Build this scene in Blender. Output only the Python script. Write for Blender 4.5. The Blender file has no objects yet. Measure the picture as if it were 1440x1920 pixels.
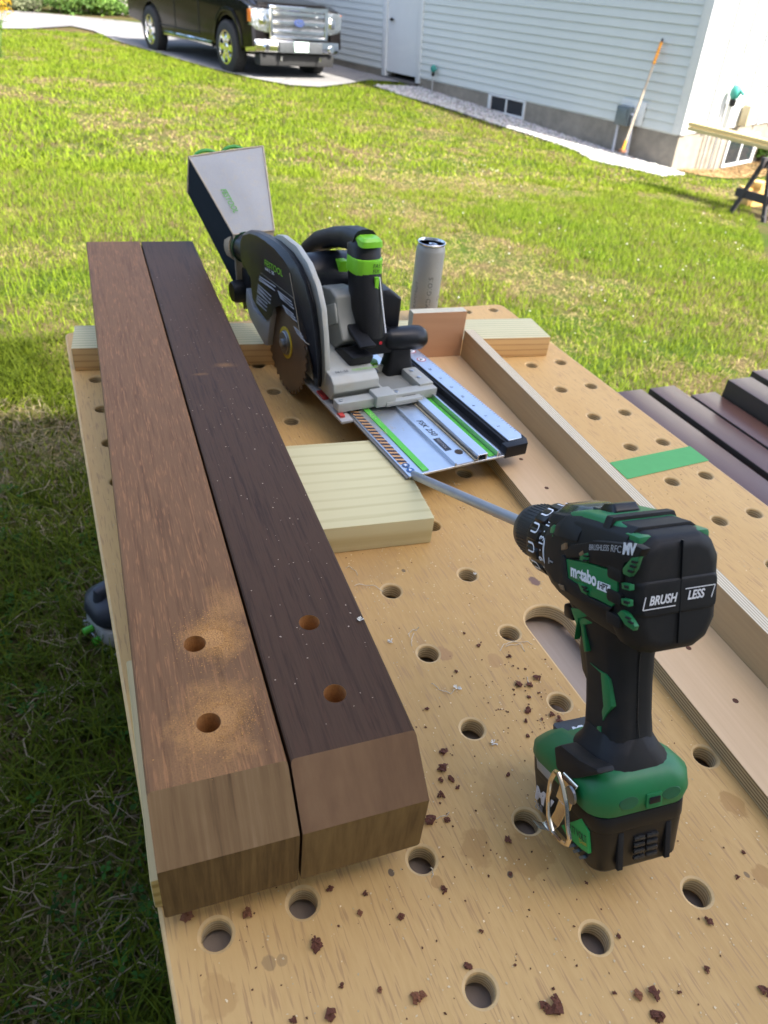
import bpy, bmesh, math, random
import numpy as np
from mathutils import Vector, Matrix, geometry
random.seed(7); RNG = np.random.default_rng(7)
SC = bpy.context.scene
# ------------------------------------------------------------------ camera (solved from the bench's grid of dog holes)
CAM = np.array([-0.1872, -0.1462, 0.5491]); FPX = 1372.46
CR = np.array([[0.9203, -0.3800, 0.0928], [-0.1584, -0.5790, -0.7998], [0.3576, 0.7214, -0.5931]])
cd = bpy.data.cameras.new('camera'); cam = bpy.data.objects.new('camera', cd); SC.collection.objects.link(cam)
_r = Matrix([list(CR[0]), list(-CR[1]), list(-CR[2])]).transposed().to_quaternion().to_matrix()
cam.matrix_world = Matrix.Translation(Vector(CAM)) @ _r.to_4x4()
cd.sensor_fit = 'VERTICAL'; cd.sensor_height = 24.0; cd.lens = 24.0 * FPX / 1920.0
cd.clip_start = 0.02; cd.clip_end = 900
cd.dof.use_dof = True; cd.dof.focus_distance = 0.64; cd.dof.aperture_fstop = 7.5
SC.camera = cam
SC.render.resolution_x = 768; SC.render.resolution_y = 1024
# ------------------------------------------------------------------ light
SUN_EL = math.radians(52); SUN_DIR = Vector((0.44, -0.90, 0)).normalized() * math.cos(SUN_EL) + Vector((0, 0, math.sin(SUN_EL)))
W = bpy.data.worlds.new('World'); SC.world = W; W.use_nodes = True
wn = W.node_tree; bg = wn.nodes['Background']; sk = wn.nodes.new('ShaderNodeTexSky'); sk.sky_type = 'NISHITA'
sk.sun_disc = False; sk.sun_elevation = SUN_EL; sk.sun_rotation = math.atan2(SUN_DIR.x, SUN_DIR.y)
sk.air_density = 0.75; sk.dust_density = 3.0; sk.ozone_density = 0.6
wn.links.new(sk.outputs[0], bg.inputs[0]); bg.inputs[1].default_value = 0.15
sd = bpy.data.lights.new('sun', 'SUN'); sd.energy = 3.7; sd.angle = math.radians(0.5); sd.color = (1.0, 0.955, 0.87)
sun = bpy.data.objects.new('sun', sd); SC.collection.objects.link(sun)
sun.rotation_euler = SUN_DIR.to_track_quat('Z', 'Y').to_euler()
SC.view_settings.view_transform = 'Standard'; SC.view_settings.look = 'None'
SC.view_settings.exposure = 2.18; SC.view_settings.gamma = 1.0; SC.view_settings.use_curve_mapping = False
# ------------------------------------------------------------------ pixel -> place helpers (photo pixels, 1440 x 1920)
def ray(px, py):
    d = CR.T @ np.array([(px - 720) / FPX, (py - 960) / FPX, 1.0]); return d / np.linalg.norm(d)
def onz(px, py, z=0.0):
    d = ray(px, py); return Vector(CAM + d * (z - CAM[2]) / d[2])
def loc(Mx, px, py, ax, val):
    """point on the pixel's ray where the local coordinate ax of frame Mx equals val, in local coordinates"""
    I = Mx.inverted(); o = I @ Vector(CAM); d = I.to_3x3() @ Vector(ray(px, py))
    return o + d * ((val - o[ax]) / d[ax])
_gp = np.array([(0,0,-.9),(-4,0,-.88),(0,3,-.9),(-5,3,-.88),(3,3,-.93),(6,0,-.98),(7.2,7.7,-1.165),(6.4,10.9,-1.05),(5.75,13.3,-.975),
                (5.25,15.25,-.985),(2.9,13.5,-1.02),(2.1,16.8,-1.10),(4.5,13.9,-1.02),(8.3,8.1,-1.25),(9.7,8.5,-1.12),(-8,10,-.95),(-3,20,-1.05),
                (0,30,-1.1),(-12,30,-1.1),(12,30,-1.1),(14,4,-1.15),(-12,-6,-.9),(10,-8,-1.0),(0,-8,-.9),(-1,10,-.93),(3.5,8,-1.0)])
_far = _gp[:, 1] > 6.5; _gp[_far] = CAM + (_gp[_far]-CAM)*1.125      # far ground, one scale with the house
def _mk():
    n = len(_gp); d = np.linalg.norm(_gp[:, None, :2] - _gp[None, :, :2], axis=2)
    A = np.zeros((n+1, n+1)); A[:n, :n] = d + np.eye(n)*-0.4; A[:n, n] = 1; A[n, :n] = 1
    return np.linalg.solve(A, np.append(_gp[:, 2], 0))
_gw = _mk()
def gz(x, y):
    x = np.clip(np.asarray(x, float), -16, 16); y = np.clip(np.asarray(y, float), -10, 34)
    d = np.sqrt((x[..., None]-_gp[:, 0])**2 + (y[..., None]-_gp[:, 1])**2)
    return d @ _gw[:-1] + _gw[-1]
def ong(px, py):
    z = -1.0
    for _ in range(14):
        p = onz(px, py, z); z = float(gz(p.x, p.y))
    return onz(px, py, z)
# ------------------------------------------------------------------ materials
def lin(r, g, b):
    f = lambda c: (c/255/12.92) if c/255 <= .04045 else ((c/255+.055)/1.055)**2.4
    return (f(r), f(g), f(b), 1)
class NT:
    def __init__(s, name):
        s.m = bpy.data.materials.new(name); s.m.use_nodes = True; s.t = s.m.node_tree; s.b = s.t.nodes['Principled BSDF']
    def n(s, ty, **kw):
        x = s.t.nodes.new('ShaderNode' + ty)
        for k, v in kw.items():
            if hasattr(x, k): setattr(x, k, v)
        return x
    def l(s, a, b): s.t.links.new(a, b)
    def coord(s, scale=(1,1,1), rot=(0,0,0), kind='Object', off=(0,0,0)):
        c = s.n('TexCoord'); mp = s.n('Mapping'); mp.inputs['Scale'].default_value = scale; mp.inputs['Rotation'].default_value = rot
        mp.inputs['Location'].default_value = off
        s.l(c.outputs[kind], mp.inputs[0]); return mp.outputs[0]
    def noise(s, vec, scale=5, detail=4, rough=.55, dist=0.0):
        x = s.n('TexNoise'); x.inputs['Scale'].default_value = scale; x.inputs['Detail'].default_value = detail
        x.inputs['Roughness'].default_value = rough; x.inputs['Distortion'].default_value = dist; s.l(vec, x.inputs['Vector']); return x.outputs['Fac']
    def ramp(s, fac, stops):
        r = s.n('ValToRGB'); e = r.color_ramp.elements
        while len(e) < len(stops): e.new(.5)
        for i, (p, c) in enumerate(stops): e[i].position = p; e[i].color = c if len(c) == 4 else (*c, 1)
        s.l(fac, r.inputs[0]); return r.outputs[0]
    def mix(s, fac, a, b, mode='MIX'):
        x = s.n('Mix'); x.data_type = 'RGBA'; x.blend_type = mode
        for i, v in ((0, fac), (6, a), (7, b)):
            if isinstance(v, (int, float)): x.inputs[i].default_value = v
            elif isinstance(v, tuple): x.inputs[i].default_value = v if len(v) == 4 else (*v, 1)
            else: s.l(v, x.inputs[i])
        return x.outputs[2]
    def math(s, op, a, b=0.0, clamp=False):
        x = s.n('Math'); x.operation = op; x.use_clamp = clamp
        for i, v in ((0, a), (1, b)):
            if isinstance(v, (int, float)): x.inputs[i].default_value = v
            else: s.l(v, x.inputs[i])
        return x.outputs[0]
    def bump(s, h, st=.2, dist=.001, prev=None):
        x = s.n('Bump'); x.inputs['Strength'].default_value = st; x.inputs['Distance'].default_value = dist; s.l(h, x.inputs['Height'])
        s.l(x.outputs[0], s.b.inputs['Normal']); return x
    def out(s, col, rough=.5, metal=0.0, spec=None):
        if isinstance(col, tuple): s.b.inputs['Base Color'].default_value = col
        else: s.l(col, s.b.inputs['Base Color'])
        if isinstance(rough, (int, float)): s.b.inputs['Roughness'].default_value = rough
        else: s.l(rough, s.b.inputs['Roughness'])
        s.b.inputs['Metallic'].default_value = metal
        if spec is not None: s.b.inputs['Specular IOR Level'].default_value = spec
        return s.m
def mulc(c, k): return (min(1, c[0]*k), min(1, c[1]*k), min(1, c[2]*k), 1)
def plain(name, c, rough=.5, metal=0.0, var=.18, scale=40, bump=.15, bd=.0004, dirt=None, coat=0.0, spec=None):
    t = NT(name); v = t.coord(); n1 = t.noise(v, scale, 5); n2 = t.noise(v, scale*.13, 3)
    f = t.math('ADD', t.math('MULTIPLY', n1, .5), t.math('MULTIPLY', n2, .5))
    col = t.ramp(f, [(.3, mulc(c, 1-var)), (.7, mulc(c, 1+var))])
    if dirt: col = t.mix(t.ramp(t.noise(v, scale*.3, 6, .7), [(.52, (0,0,0)), (.72, (.55,.55,.55))]), col, dirt)
    if bump: t.bump(n1, bump, bd)
    m = t.out(col, t.math('ADD', t.math('MULTIPLY', n2, .2), rough-.1), metal, spec)
    if coat: t.b.inputs['Coat Weight'].default_value = coat; t.b.inputs['Coat Roughness'].default_value = .06
    return m
def grain(name, cols, axis=0, fine=260, stretch=.03, big=9, rough=.5, bump=.25, bigmix=.5, bd=.0004, pores=None, knots=False, extra=None, spec=None):
    """wood: long streaks along the chosen local axis"""
    t = NT(name); sc = [1, 1, 1]; sc[axis] = stretch
    v = t.coord(tuple(sc)); a = t.noise(v, fine, 5, .6); b = t.noise(v, big, 4, .5, .3)
    f = t.math('ADD', t.math('MULTIPLY', a, 1-bigmix), t.math('MULTIPLY', b, bigmix))
    k = len(cols); col = t.ramp(f, [(.30 + .40*i/(k-1), c) for i, c in enumerate(cols)])
    if pores:
        sp = [1, 1, 1]; sp[axis] = .06; pv = t.noise(t.coord(tuple(sp)), pores[0], 2, .5)
        col = t.mix(t.ramp(pv, [(.56, (0,0,0)), (.66, (1,1,1))]), col, pores[1])
    if extra: col = extra(t, col)
    t.bump(a, bump, bd)
    return t.out(col, t.math('ADD', t.math('MULTIPLY', b, .25), rough-.12), 0, spec)
def bands(name, c1, c2, axis=1, freq=60, dist=2.0, rough=.6, along=0, bump=.4, c3=None, rot=(0,0,0), lo=.3, hi=.62, wmix=.6):
    """growth rings: waves across the grain"""
    sc0 = [1, 1, 1]; sc0[along] = .18 if not any(rot) else 1
    t = NT(name); v = t.coord(tuple(sc0), rot)
    w = t.n('TexWave'); w.bands_direction = 'XYZ'[axis]; w.inputs['Scale'].default_value = freq; w.inputs['Distortion'].default_value = dist
    w.inputs['Detail'].default_value = 3; w.inputs['Detail Scale'].default_value = .35
    t.l(v, w.inputs['Vector'])
    sc = [1, 1, 1]; sc[along] = .04; n = t.noise(t.coord(tuple(sc)), 300, 4); big = t.noise(t.coord(), 7, 3)
    f = t.math('ADD', t.math('MULTIPLY', w.outputs['Fac'], wmix), t.math('MULTIPLY', n, 1-wmix))
    col = t.ramp(f, [(lo, c1), (hi, c2)])
    if c3: col = t.mix(t.ramp(big, [(.45, (0,0,0)), (.65, (.8,.8,.8))]), col, c3)
    t.bump(f, bump, .0005); return t.out(col, rough)
def streaks(name, cols, sc, rot=(0,0,0), fine=120, big=12, bm=.35, rough=.6, bump=.2, band=None, spec=.25):
    """sawn faces: uneven streaks, tight in one direction and long in the others"""
    t = NT(name); v = t.coord(tuple(sc), rot); a = t.noise(v, fine, 6, .65, .2); b = t.noise(v, big, 3, .5, .4); c = t.noise(t.coord(), 9, 4, .6)
    f = t.math('ADD', t.math('MULTIPLY', a, .5), t.math('ADD', t.math('MULTIPLY', b, bm*.8), t.math('MULTIPLY', c, .5-bm*.8)))
    k = len(cols); col = t.ramp(f, [(.36 + .28*i/(k-1), q) for i, q in enumerate(cols)])
    if band: col = t.mix(t.ramp(t.noise(t.coord(tuple(sc), rot, off=(3.1,1.7,.4)), band[0], 2, .4), [(band[1], (0,0,0)), (band[1]+.06, (.8,.8,.8))]), col, band[2])
    t.bump(a, bump, .0004); return t.out(col, rough, 0, spec)
# ------------------------------------------------------------------ mesh builder
class MB:
    def __init__(s): s.v = []; s.f = []; s.mi = []; s.cur = 0
    def add(s, vs, fs, M=None):
        o = len(s.v); s.v += [tuple(M @ Vector(p)) if M else tuple(p) for p in vs]
        s.f += [tuple(i+o for i in f) for f in fs]; s.mi += [s.cur]*len(fs); return s
    def mat(s, i): s.cur = i; return s
    def box(s, x0, x1, y0, y1, z0, z1, M=None):
        vs = [(x, y, z) for z in (z0, z1) for y in (y0, y1) for x in (x0, x1)]
        return s.add(vs, [(0,2,3,1),(4,5,7,6),(0,1,5,4),(2,6,7,3),(0,4,6,2),(1,3,7,5)], M)
    def prism(s, poly, a, b, ax=2, M=None, taper=1.0):
        """polygon in the two other axes, extruded along ax from a to b"""
        n = len(poly); cx = sum(p[0] for p in poly)/n; cy = sum(p[1] for p in poly)/n
        def P(p, h, k=1.0):
            q = (cx+(p[0]-cx)*k, cy+(p[1]-cy)*k)
            return (h, q[0], q[1]) if ax == 0 else ((q[0], h, q[1]) if ax == 1 else (q[0], q[1], h))
        vs = [P(p, a) for p in poly] + [P(p, b, taper) for p in poly]
        return s.add(vs, [tuple(range(n-1, -1, -1)), tuple(range(n, 2*n))] + [(i, (i+1) % n, n+(i+1) % n, n+i) for i in range(n)], M)
    def rings(s, rs, cap=True, close=True, M=None):
        n = len(rs[0]); vs = [p for r in rs for p in r]; fs = []
        for k in range(len(rs)-1):
            for i in range(n if close else n-1):
                j = (i+1) % n; fs.append((k*n+i, k*n+j, (k+1)*n+j, (k+1)*n+i))
        if cap: fs.append(tuple(range(n-1, -1, -1))); fs.append(tuple(range((len(rs)-1)*n, len(rs)*n)))
        return s.add(vs, fs, M)
    def tube(s, pts, r, seg=10, cap=True, M=None):
        pts = [Vector(p) for p in pts]; rs = []; rr = r if isinstance(r, (list, tuple)) else [r]*len(pts)
        t0 = (pts[1]-pts[0]).normalized(); u = t0.orthogonal().normalized()
        for i, p in enumerate(pts):
            t = (pts[min(i+1, len(pts)-1)]-pts[max(i-1, 0)]).normalized(); u = (u - t*u.dot(t)).normalized(); w = t.cross(u)
            rs.append([tuple(p + (u*math.cos(2*math.pi*k/seg) + w*math.sin(2*math.pi*k/seg))*rr[i]) for k in range(seg)])
        return s.rings(rs, cap, True, M)
    def lathe(s, prof, seg=28, ax=2, M=None, cap=True):
        rs = []
        for r, h in prof:
            ring = []
            for k in range(seg):
                a = 2*math.pi*k/seg; c, d = r*math.cos(a), r*math.sin(a)
                ring.append((h, c, d) if ax == 0 else ((d, h, c) if ax == 1 else (c, d, h)))
            rs.append(ring)
        return s.rings(rs, cap, True, M)
    def build(s, name, mats, parent=None, smooth=False, bevel=0.0, seg=2, sub=0, auto=35):
        me = bpy.data.meshes.new(name); me.from_pydata(s.v, [], s.f)
        for m in (mats if isinstance(mats, (list, tuple)) else [mats]): me.materials.append(m)
        if len(set(s.mi)) > 1: me.polygons.foreach_set('material_index', s.mi)
        bm = bmesh.new(); bm.from_mesh(me); bmesh.ops.recalc_face_normals(bm, faces=bm.faces)
        if bevel:
            es = [e for e in bm.edges if len(e.link_faces) == 2 and e.calc_face_angle(0) > math.radians(25)]
            bmesh.ops.bevel(bm, geom=es, offset=bevel, segments=seg, affect='EDGES', profile=.6, clamp_overlap=True)
        if smooth or bevel:
            for f in bm.faces: f.smooth = True
            for e in bm.edges:
                if len(e.link_faces) == 2 and e.calc_face_angle(0) > math.radians(auto): e.smooth = False
        bm.to_mesh(me); bm.free()
        o = bpy.data.objects.new(name, me); SC.collection.objects.link(o)
        if parent: o.parent = parent
        if sub: md = o.modifiers.new('sub', 'SUBSURF'); md.levels = sub; md.render_levels = sub
        return o
def thing(name, label, cat, Mx=None, group=None):
    o = bpy.data.objects.new(name, None); SC.collection.objects.link(o); o.empty_display_size = .1
    if Mx is not None: o.matrix_world = Mx
    o['label'] = label; o['category'] = cat
    if group: o['group'] = group
    return o
def tag(o, label=None, cat=None, group=None, kind=None):
    if label: o['label'] = label
    if cat: o['category'] = cat
    if group: o['group'] = group
    if kind: o['kind'] = kind
    return o
def Tr(x, y, z=0, rz=0): return Matrix.Translation((x, y, z)) @ Matrix.Rotation(rz, 4, 'Z')
def frame(o, x, y, z):
    return Matrix(((x[0], y[0], z[0], o[0]), (x[1], y[1], z[1], o[1]), (x[2], y[2], z[2], o[2]), (0, 0, 0, 1)))
def text(name, s, size, mat, parent, Mx, shear=0.0, ext=.0002, align='LEFT', sx=1.0, bold=0.0, kern=1.0):
    """flat lettering, Mx maps the text plane (x right, y up, z out of the surface) into the parent's space"""
    c = bpy.data.curves.new(name, 'FONT'); c.body = s; c.size = size; c.shear = shear; c.extrude = ext; c.align_x = align
    c.offset = bold; c.space_character = kern
    tmp = bpy.data.objects.new(name, c); SC.collection.objects.link(tmp)
    dg = bpy.context.evaluated_depsgraph_get(); me = bpy.data.meshes.new_from_object(tmp.evaluated_get(dg))
    bpy.data.objects.remove(tmp)
    me.materials.clear(); me.materials.append(mat); me.transform(Mx @ Matrix.Diagonal((sx, 1, 1, 1)))
    o = bpy.data.objects.new(name, me); SC.collection.objects.link(o)
    if parent: o.parent = parent
    return o
def rect_round(hx, hy, r, n=3, cx=0, cy=0):
    out = []
    for sx, sy, a0 in ((1,1,0), (-1,1,90), (-1,-1,180), (1,-1,270)):
        for i in range(n+1):
            a = math.radians(a0 + 90*i/n); out.append((cx + sx*(hx-r) + r*math.cos(a), cy + sy*(hy-r) + r*math.sin(a)))
    return out
def inpoly(px, py, poly):
    px = np.asarray(px); py = np.asarray(py); c = np.zeros(px.shape, bool); n = len(poly)
    for i in range(n):
        x1, y1 = poly[i][0], poly[i][1]; x2, y2 = poly[(i+1) % n][0], poly[(i+1) % n][1]
        c ^= ((y1 > py) != (y2 > py)) & (px < (x2-x1)*(py-y1)/(y2-y1+1e-12)+x1)
    return c
# ================================================================== SETTING: ground, driveway, gravel, lawn
def grid_sheet(name, xs, ys, mat, dz=0.0, mask=None):
    X, Y = np.meshgrid(xs, ys); Zz = gz(X, Y) + dz; nx, ny = len(xs), len(ys)
    vs = np.stack([X.ravel(), Y.ravel(), Zz.ravel()], 1)
    i, j = np.meshgrid(np.arange(nx-1), np.arange(ny-1)); a = (j*nx+i).ravel()
    fs = np.stack([a, a+1, a+nx+1, a+nx], 1)
    if mask is not None:
        cx = X[:-1, :-1].ravel() + (xs[1]-xs[0])/2; cy = Y[:-1, :-1].ravel() + (ys[1]-ys[0])/2; fs = fs[mask(cx, cy)]
    me = bpy.data.meshes.new(name); me.from_pydata(vs.tolist(), [], fs.tolist()); me.materials.append(mat)
    bm = bmesh.new(); bm.from_mesh(me); bmesh.ops.delete(bm, geom=[v for v in bm.verts if not v.link_faces], context='VERTS')
    for f in bm.faces: f.smooth = True
    bm.to_mesh(me); bm.free()
    o = bpy.data.objects.new(name, me); SC.collection.objects.link(o); return o
def soil_mat():
    t = NT('lawn_soil'); v = t.coord()
    big = t.noise(v, .9, 4, .6); mid = t.noise(v, 5, 5, .7); fine = t.noise(v, 60, 5, .7)
    grn = t.ramp(fine, [(.3, (.018,.032,.006)), (.7, (.06,.09,.014))])
    tan = t.ramp(fine, [(.3, (.040,.030,.017)), (.7, (.13,.095,.045))])
    m = t.ramp(t.math('ADD', t.math('MULTIPLY', big, .55), t.math('MULTIPLY', mid, .45)), [(.44, (0,0,0)), (.58, (1,1,1))])
    col = t.mix(m, tan, grn); t.bump(fine, .6, .01); return t.out(col, .95, 0, .04)
SOIL = soil_mat()
xs = np.concatenate([np.arange(-60, -14, 4), np.arange(-14, 14, .25), np.arange(14, 64, 4)])
ys = np.concatenate([np.arange(-60, -6, 4), np.arange(-6, 20, .25), np.arange(20, 100, 3)])
g = grid_sheet('lawn_ground', xs, ys, SOIL); tag(g, kind='structure')
far = MB(); far.add([(-600,-600,-1.6),(600,-600,-1.6),(600,600,-1.6),(-600,600,-1.6)], [(0,1,2,3)]); tag(far.build('distant_ground', SOIL), kind='structure')

# driveway outline traced on the ground
DRV = [ong(*p) for p in [(-60,60),(0,56),(60,56),(135,51),(175,60),(215,77),(265,93),(330,112),(400,132),(470,149),(545,163),(600,166),(650,160),(690,153)]]
DRV = [(p.x, p.y) for p in DRV] + [(5.75, 13.0), (4.9, 16.4), (3.6, 21.5), (2.5, 26), (5, 31)]
_e = [onz(*p, -1.25) for p in [(300,46),(180,33),(60,22),(0,18),(-80,8)]]
DRV = DRV[:-5] + [(CAM[0]+(x-CAM[0])*1.125, CAM[1]+(y-CAM[1])*1.125) for x, y in DRV[-5:]] + [(p.x, p.y) for p in _e]
def asphalt():
    t = NT('driveway_asphalt'); v = t.coord(); f = t.noise(v, 160, 4, .7); b = t.noise(v, .8, 4)
    col = t.ramp(t.math('ADD', t.math('MULTIPLY', f, .6), t.math('MULTIPLY', b, .4)), [(.35, (.10,.098,.095)), (.65, (.25,.24,.235))])
    vo = t.n('TexVoronoi'); vo.feature = 'DISTANCE_TO_EDGE'; vo.inputs['Scale'].default_value = .7; t.l(t.coord(), vo.inputs['Vector'])
    col = t.mix(t.ramp(vo.outputs[0], [(.0, (.8,.8,.8)), (.012, (0,0,0))]), col, (.06,.06,.06)); t.bump(f, .4, .004); return t.out(col, .9)
def poly_sheet(name, poly, mat, dz, step=.6):
    bm = bmesh.new(); vs = [bm.verts.new((x, y, 0)) for x, y in poly]; bmesh.ops.triangle_fill(bm, use_beauty=True, edges=[bm.edges.new((vs[i], vs[(i+1) % len(vs)])) for i in range(len(vs))])
    for ax in (0, 1):
        lo = min(p[ax] for p in poly); hi = max(p[ax] for p in poly); k = lo + step
        while k < hi:
            pc = [0, 0, 0]; nn = [0, 0, 0]; pc[ax] = k; nn[ax] = 1
            bmesh.ops.bisect_plane(bm, geom=bm.verts[:]+bm.edges[:]+bm.faces[:], plane_co=pc, plane_no=nn); k += step
    for v in bm.verts: v.co.z = float(gz(v.co.x, v.co.y)) + dz
    for f in bm.faces:
        f.smooth = True
    bmesh.ops.recalc_face_normals(bm, faces=bm.faces)
    me = bpy.data.meshes.new(name); bm.to_mesh(me); bm.free(); me.materials.append(mat)
    o = bpy.data.objects.new(name, me); SC.collection.objects.link(o); return o
tag(poly_sheet('driveway', DRV, asphalt(), .03), kind='structure')

# house frame (wall lines solved from the siding courses)
HK_ = 1.125; HO = Vector(CAM) + (Vector((7.1677, 7.8648, -.7568))-Vector(CAM))*HK_; HN = Vector((.9661,.2522,.0556)); HH = Vector((-.2517,.9677,-.0159)); HV = Vector((-.0578,.0014,.9983))
HM = frame(HO, HN*HK_, HH*HK_, HV*HK_)       # x into the house, y along the long wall, z up
def hpt(n, s, h): return HM @ Vector((n, s, h))
def hxy(n, s): p = hpt(n, s, -.35); return (p.x, p.y)
# gravel strip at the wall's foot
GRV = [(p.x, p.y) for p in [ong(*q) for q in [(700,162),(760,183),(830,202),(920,232),(1010,260),(1080,285),(1110,303),(1180,318),(1240,332),(1285,330)]]] + [hxy(-.02,-.13), hxy(-.02, 5.0)]
gsoil = plain('gravel_bed_soil', (.24,.22,.20), .95, 0, .3, 60, .6, .006)
tag(poly_sheet('gravel_bed', GRV, gsoil, .012, .4), kind='structure')
def scatter_mesh(name, P, S, mat, template, cols=None, yaw=None, flat=1.0):
    """P (n,3), S (n,) : template copies joined into one mesh"""
    tv, tf = template; tv = np.array(tv); n = len(P); k = len(tv)
    a = RNG.uniform(0, 6.283, n) if yaw is None else yaw; c, s = np.cos(a), np.sin(a)
    jit = RNG.uniform(.6, 1.3, (n, 1, 3)); V = tv[None]*jit*S[:, None, None]
    x = V[..., 0]*c[:, None]-V[..., 1]*s[:, None]; y = V[..., 0]*s[:, None]+V[..., 1]*c[:, None]
    V = np.stack([x, y, V[..., 2]*flat], 2) + P[:, None, :]
    F = (np.array(tf)[None] + (np.arange(n)*k)[:, None, None]).reshape(-1, len(tf[0]))
    return raw_mesh(name, V.reshape(-1, 3), F, mat, None if cols is None else np.repeat(cols, k, 0))
def raw_mesh(name, V, F, mat, C=None, smooth=False):
    me = bpy.data.meshes.new(name); nf, q = F.shape
    me.vertices.add(len(V)); me.vertices.foreach_set('co', V.astype(np.float32).ravel())
    me.loops.add(nf*q); me.loops.foreach_set('vertex_index', F.astype(np.int32).ravel())
    me.polygons.add(nf); me.polygons.foreach_set('loop_start', np.arange(0, nf*q, q, dtype=np.int32)); me.polygons.foreach_set('loop_total', np.full(nf, q, np.int32))
    if C is not None:
        at = me.color_attributes.new('tint', 'FLOAT_COLOR', 'POINT'); at.data.foreach_set('color', np.concatenate([C, np.ones((len(C), 1))], 1).astype(np.float32).ravel())
    me.update(calc_edges=True); me.validate(); me.materials.append(mat)
    o = bpy.data.objects.new(name, me); SC.collection.objects.link(o); return o
def tint_mat(name, rough=.8, sheen=0, trans=0.0, spec=.2):
    t = NT(name); a = t.n('Attribute'); a.attribute_name = 'tint'
    v = t.noise(t.coord(), 40, 2); col = t.mix(t.ramp(v, [(.3, (0,0,0)), (.7, (.4,.4,.4))]), a.outputs['Color'], (.5,.5,.5,1), 'MULTIPLY')
    m = t.out(col, rough, 0, spec)
    if trans:
        tr = t.n('BsdfTranslucent'); t.l(col, tr.inputs[0]); ms = t.n('MixShader'); ms.inputs[0].default_value = trans
        o = t.t.nodes['Material Output']; t.l(t.b.outputs[0], ms.inputs[1]); t.l(tr.outputs[0], ms.inputs[2]); t.l(ms.outputs[0], o.inputs[0])
    return m
OCT = ([(1,0,0),(0,1,0),(-1,0,0),(0,-1,0),(0,0,.7),(0,0,-.7)], [(0,1,4),(1,2,4),(2,3,4),(3,0,4),(1,0,5),(2,1,5),(3,2,5),(0,3,5)])
gp = RNG.uniform([min(p[0] for p in GRV), min(p[1] for p in GRV)], [max(p[0] for p in GRV), max(p[1] for p in GRV)], (42000, 2))
gp = gp[inpoly(gp[:, 0], gp[:, 1], GRV)]
gray = RNG.uniform(.16, .58, (len(gp), 1))*np.array([[1, .97, .92]])*(1+RNG.normal(0, .05, (len(gp), 3)))
o = scatter_mesh('gravel', np.column_stack([gp, gz(gp[:, 0], gp[:, 1])+.018]), RNG.uniform(.012, .034, len(gp)), tint_mat('gravel_stone', .9), OCT, np.clip(gray, 0, .85))
tag(o, 'pale crushed stone strip along the foot of the white house wall', 'gravel', kind='stuff')

# ---- grass
def patch(x, y):
    """0 dry .. 1 lush, smooth value noise"""
    def vn(x, y, f, sd):
        X, Y = x*f+sd, y*f+sd*1.7; i, j = np.floor(X).astype(int), np.floor(Y).astype(int); u, v = X-i, Y-j; u = u*u*(3-2*u); v = v*v*(3-2*v)
        h = lambda a, b: np.modf(np.abs(np.sin(a*127.1+b*311.7+sd*3)*43758.5453))[0]
        return (h(i,j)*(1-u)+h(i+1,j)*u)*(1-v)+(h(i,j+1)*(1-u)+h(i+1,j+1)*u)*v
    return np.clip(.5+1.25*(.40*vn(x,y,.7,1.3)+.34*vn(x,y,2.3,5.1)+.26*vn(x,y,7,9.7)-.5), 0, 1)
def blades(name, n, box, hmin, hmax, wmin, wmax, label, lush=0.0, seed=1, keep=None, lean=.6, seg=2, dark=1.0):
    R = np.random.default_rng(seed); P = R.uniform([box[0], box[2]], [box[1], box[3]], (n, 2))
    if keep is not None: P = P[keep(P[:, 0], P[:, 1])]
    q = patch(P[:, 0], P[:, 1]); P = P[R.uniform(0, 1, len(P)) < np.clip(.25+q*1.5, 0, 1)]; q = patch(P[:, 0], P[:, 1]); n = len(P)
    m = ~(inpoly(P[:, 0], P[:, 1], DRV) | inpoly(P[:, 0], P[:, 1], GRV)); P = P[m]; q = q[m]; n = len(P)
    z = gz(P[:, 0], P[:, 1]); a = R.uniform(0, 6.283, n); h = R.uniform(hmin, hmax, n)*(.55+q*.9); w = R.uniform(wmin, wmax, n)
    le = R.uniform(.15, lean*1.6, n)*h; dead = R.uniform(0, 1, n) > np.clip((q-.26)*3.2+lush+.12, .22, .98)
    le = np.where(dead, le*1.6, le); h = np.where(dead, h*.5, h)
    d = np.stack([np.cos(a), np.sin(a)], 1); p = np.stack([-d[:, 1], d[:, 0]], 1)
    L = []
    for k in range(seg+1):
        t = k/seg; c = P + d*(le*t**1.8)[:, None]; zz = z + h*(t - .25*t*t*(le/h)); wd = w*(1-t)**.6
        if k < seg:
            L += [np.column_stack([c-p*wd[:, None], zz]), np.column_stack([c+p*wd[:, None], zz])]
        else: L += [np.column_stack([c, zz])]
    V = np.stack(L, 1); kk = 2*seg+1; F = []
    for k in range(seg-1): F += [(2*k, 2*k+1, 2*k+3), (2*k, 2*k+3, 2*k+2)]
    F += [(2*seg-2, 2*seg-1, 2*seg)]
    F = (np.array(F)[None]+(np.arange(n)*kk)[:, None, None]).reshape(-1, 3)
    g1 = np.array([.050,.115,.006]); g2 = np.array([.225,.320,.020]); tn = np.array([.46,.37,.16]); yl = np.array([.34,.33,.03])
    r = R.uniform(0, 1, (n, 1)); G = g1*(1-r)+g2*r; G = G*(1-.4*(1-q[:, None])) + yl*(.4*(1-q[:, None])); Tn = tn*(R.uniform(.5, 1.15, (n, 1)))
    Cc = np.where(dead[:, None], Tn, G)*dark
    return tag(raw_mesh(name, V.reshape(-1, 3), F, GRASS, np.repeat(Cc, kk, 0)), label, 'grass', kind='stuff')
GRASS = tint_mat('grass_blade', .6, trans=.3, spec=.08)
TB = (-.19, .67, -.42, 1.14)
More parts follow.
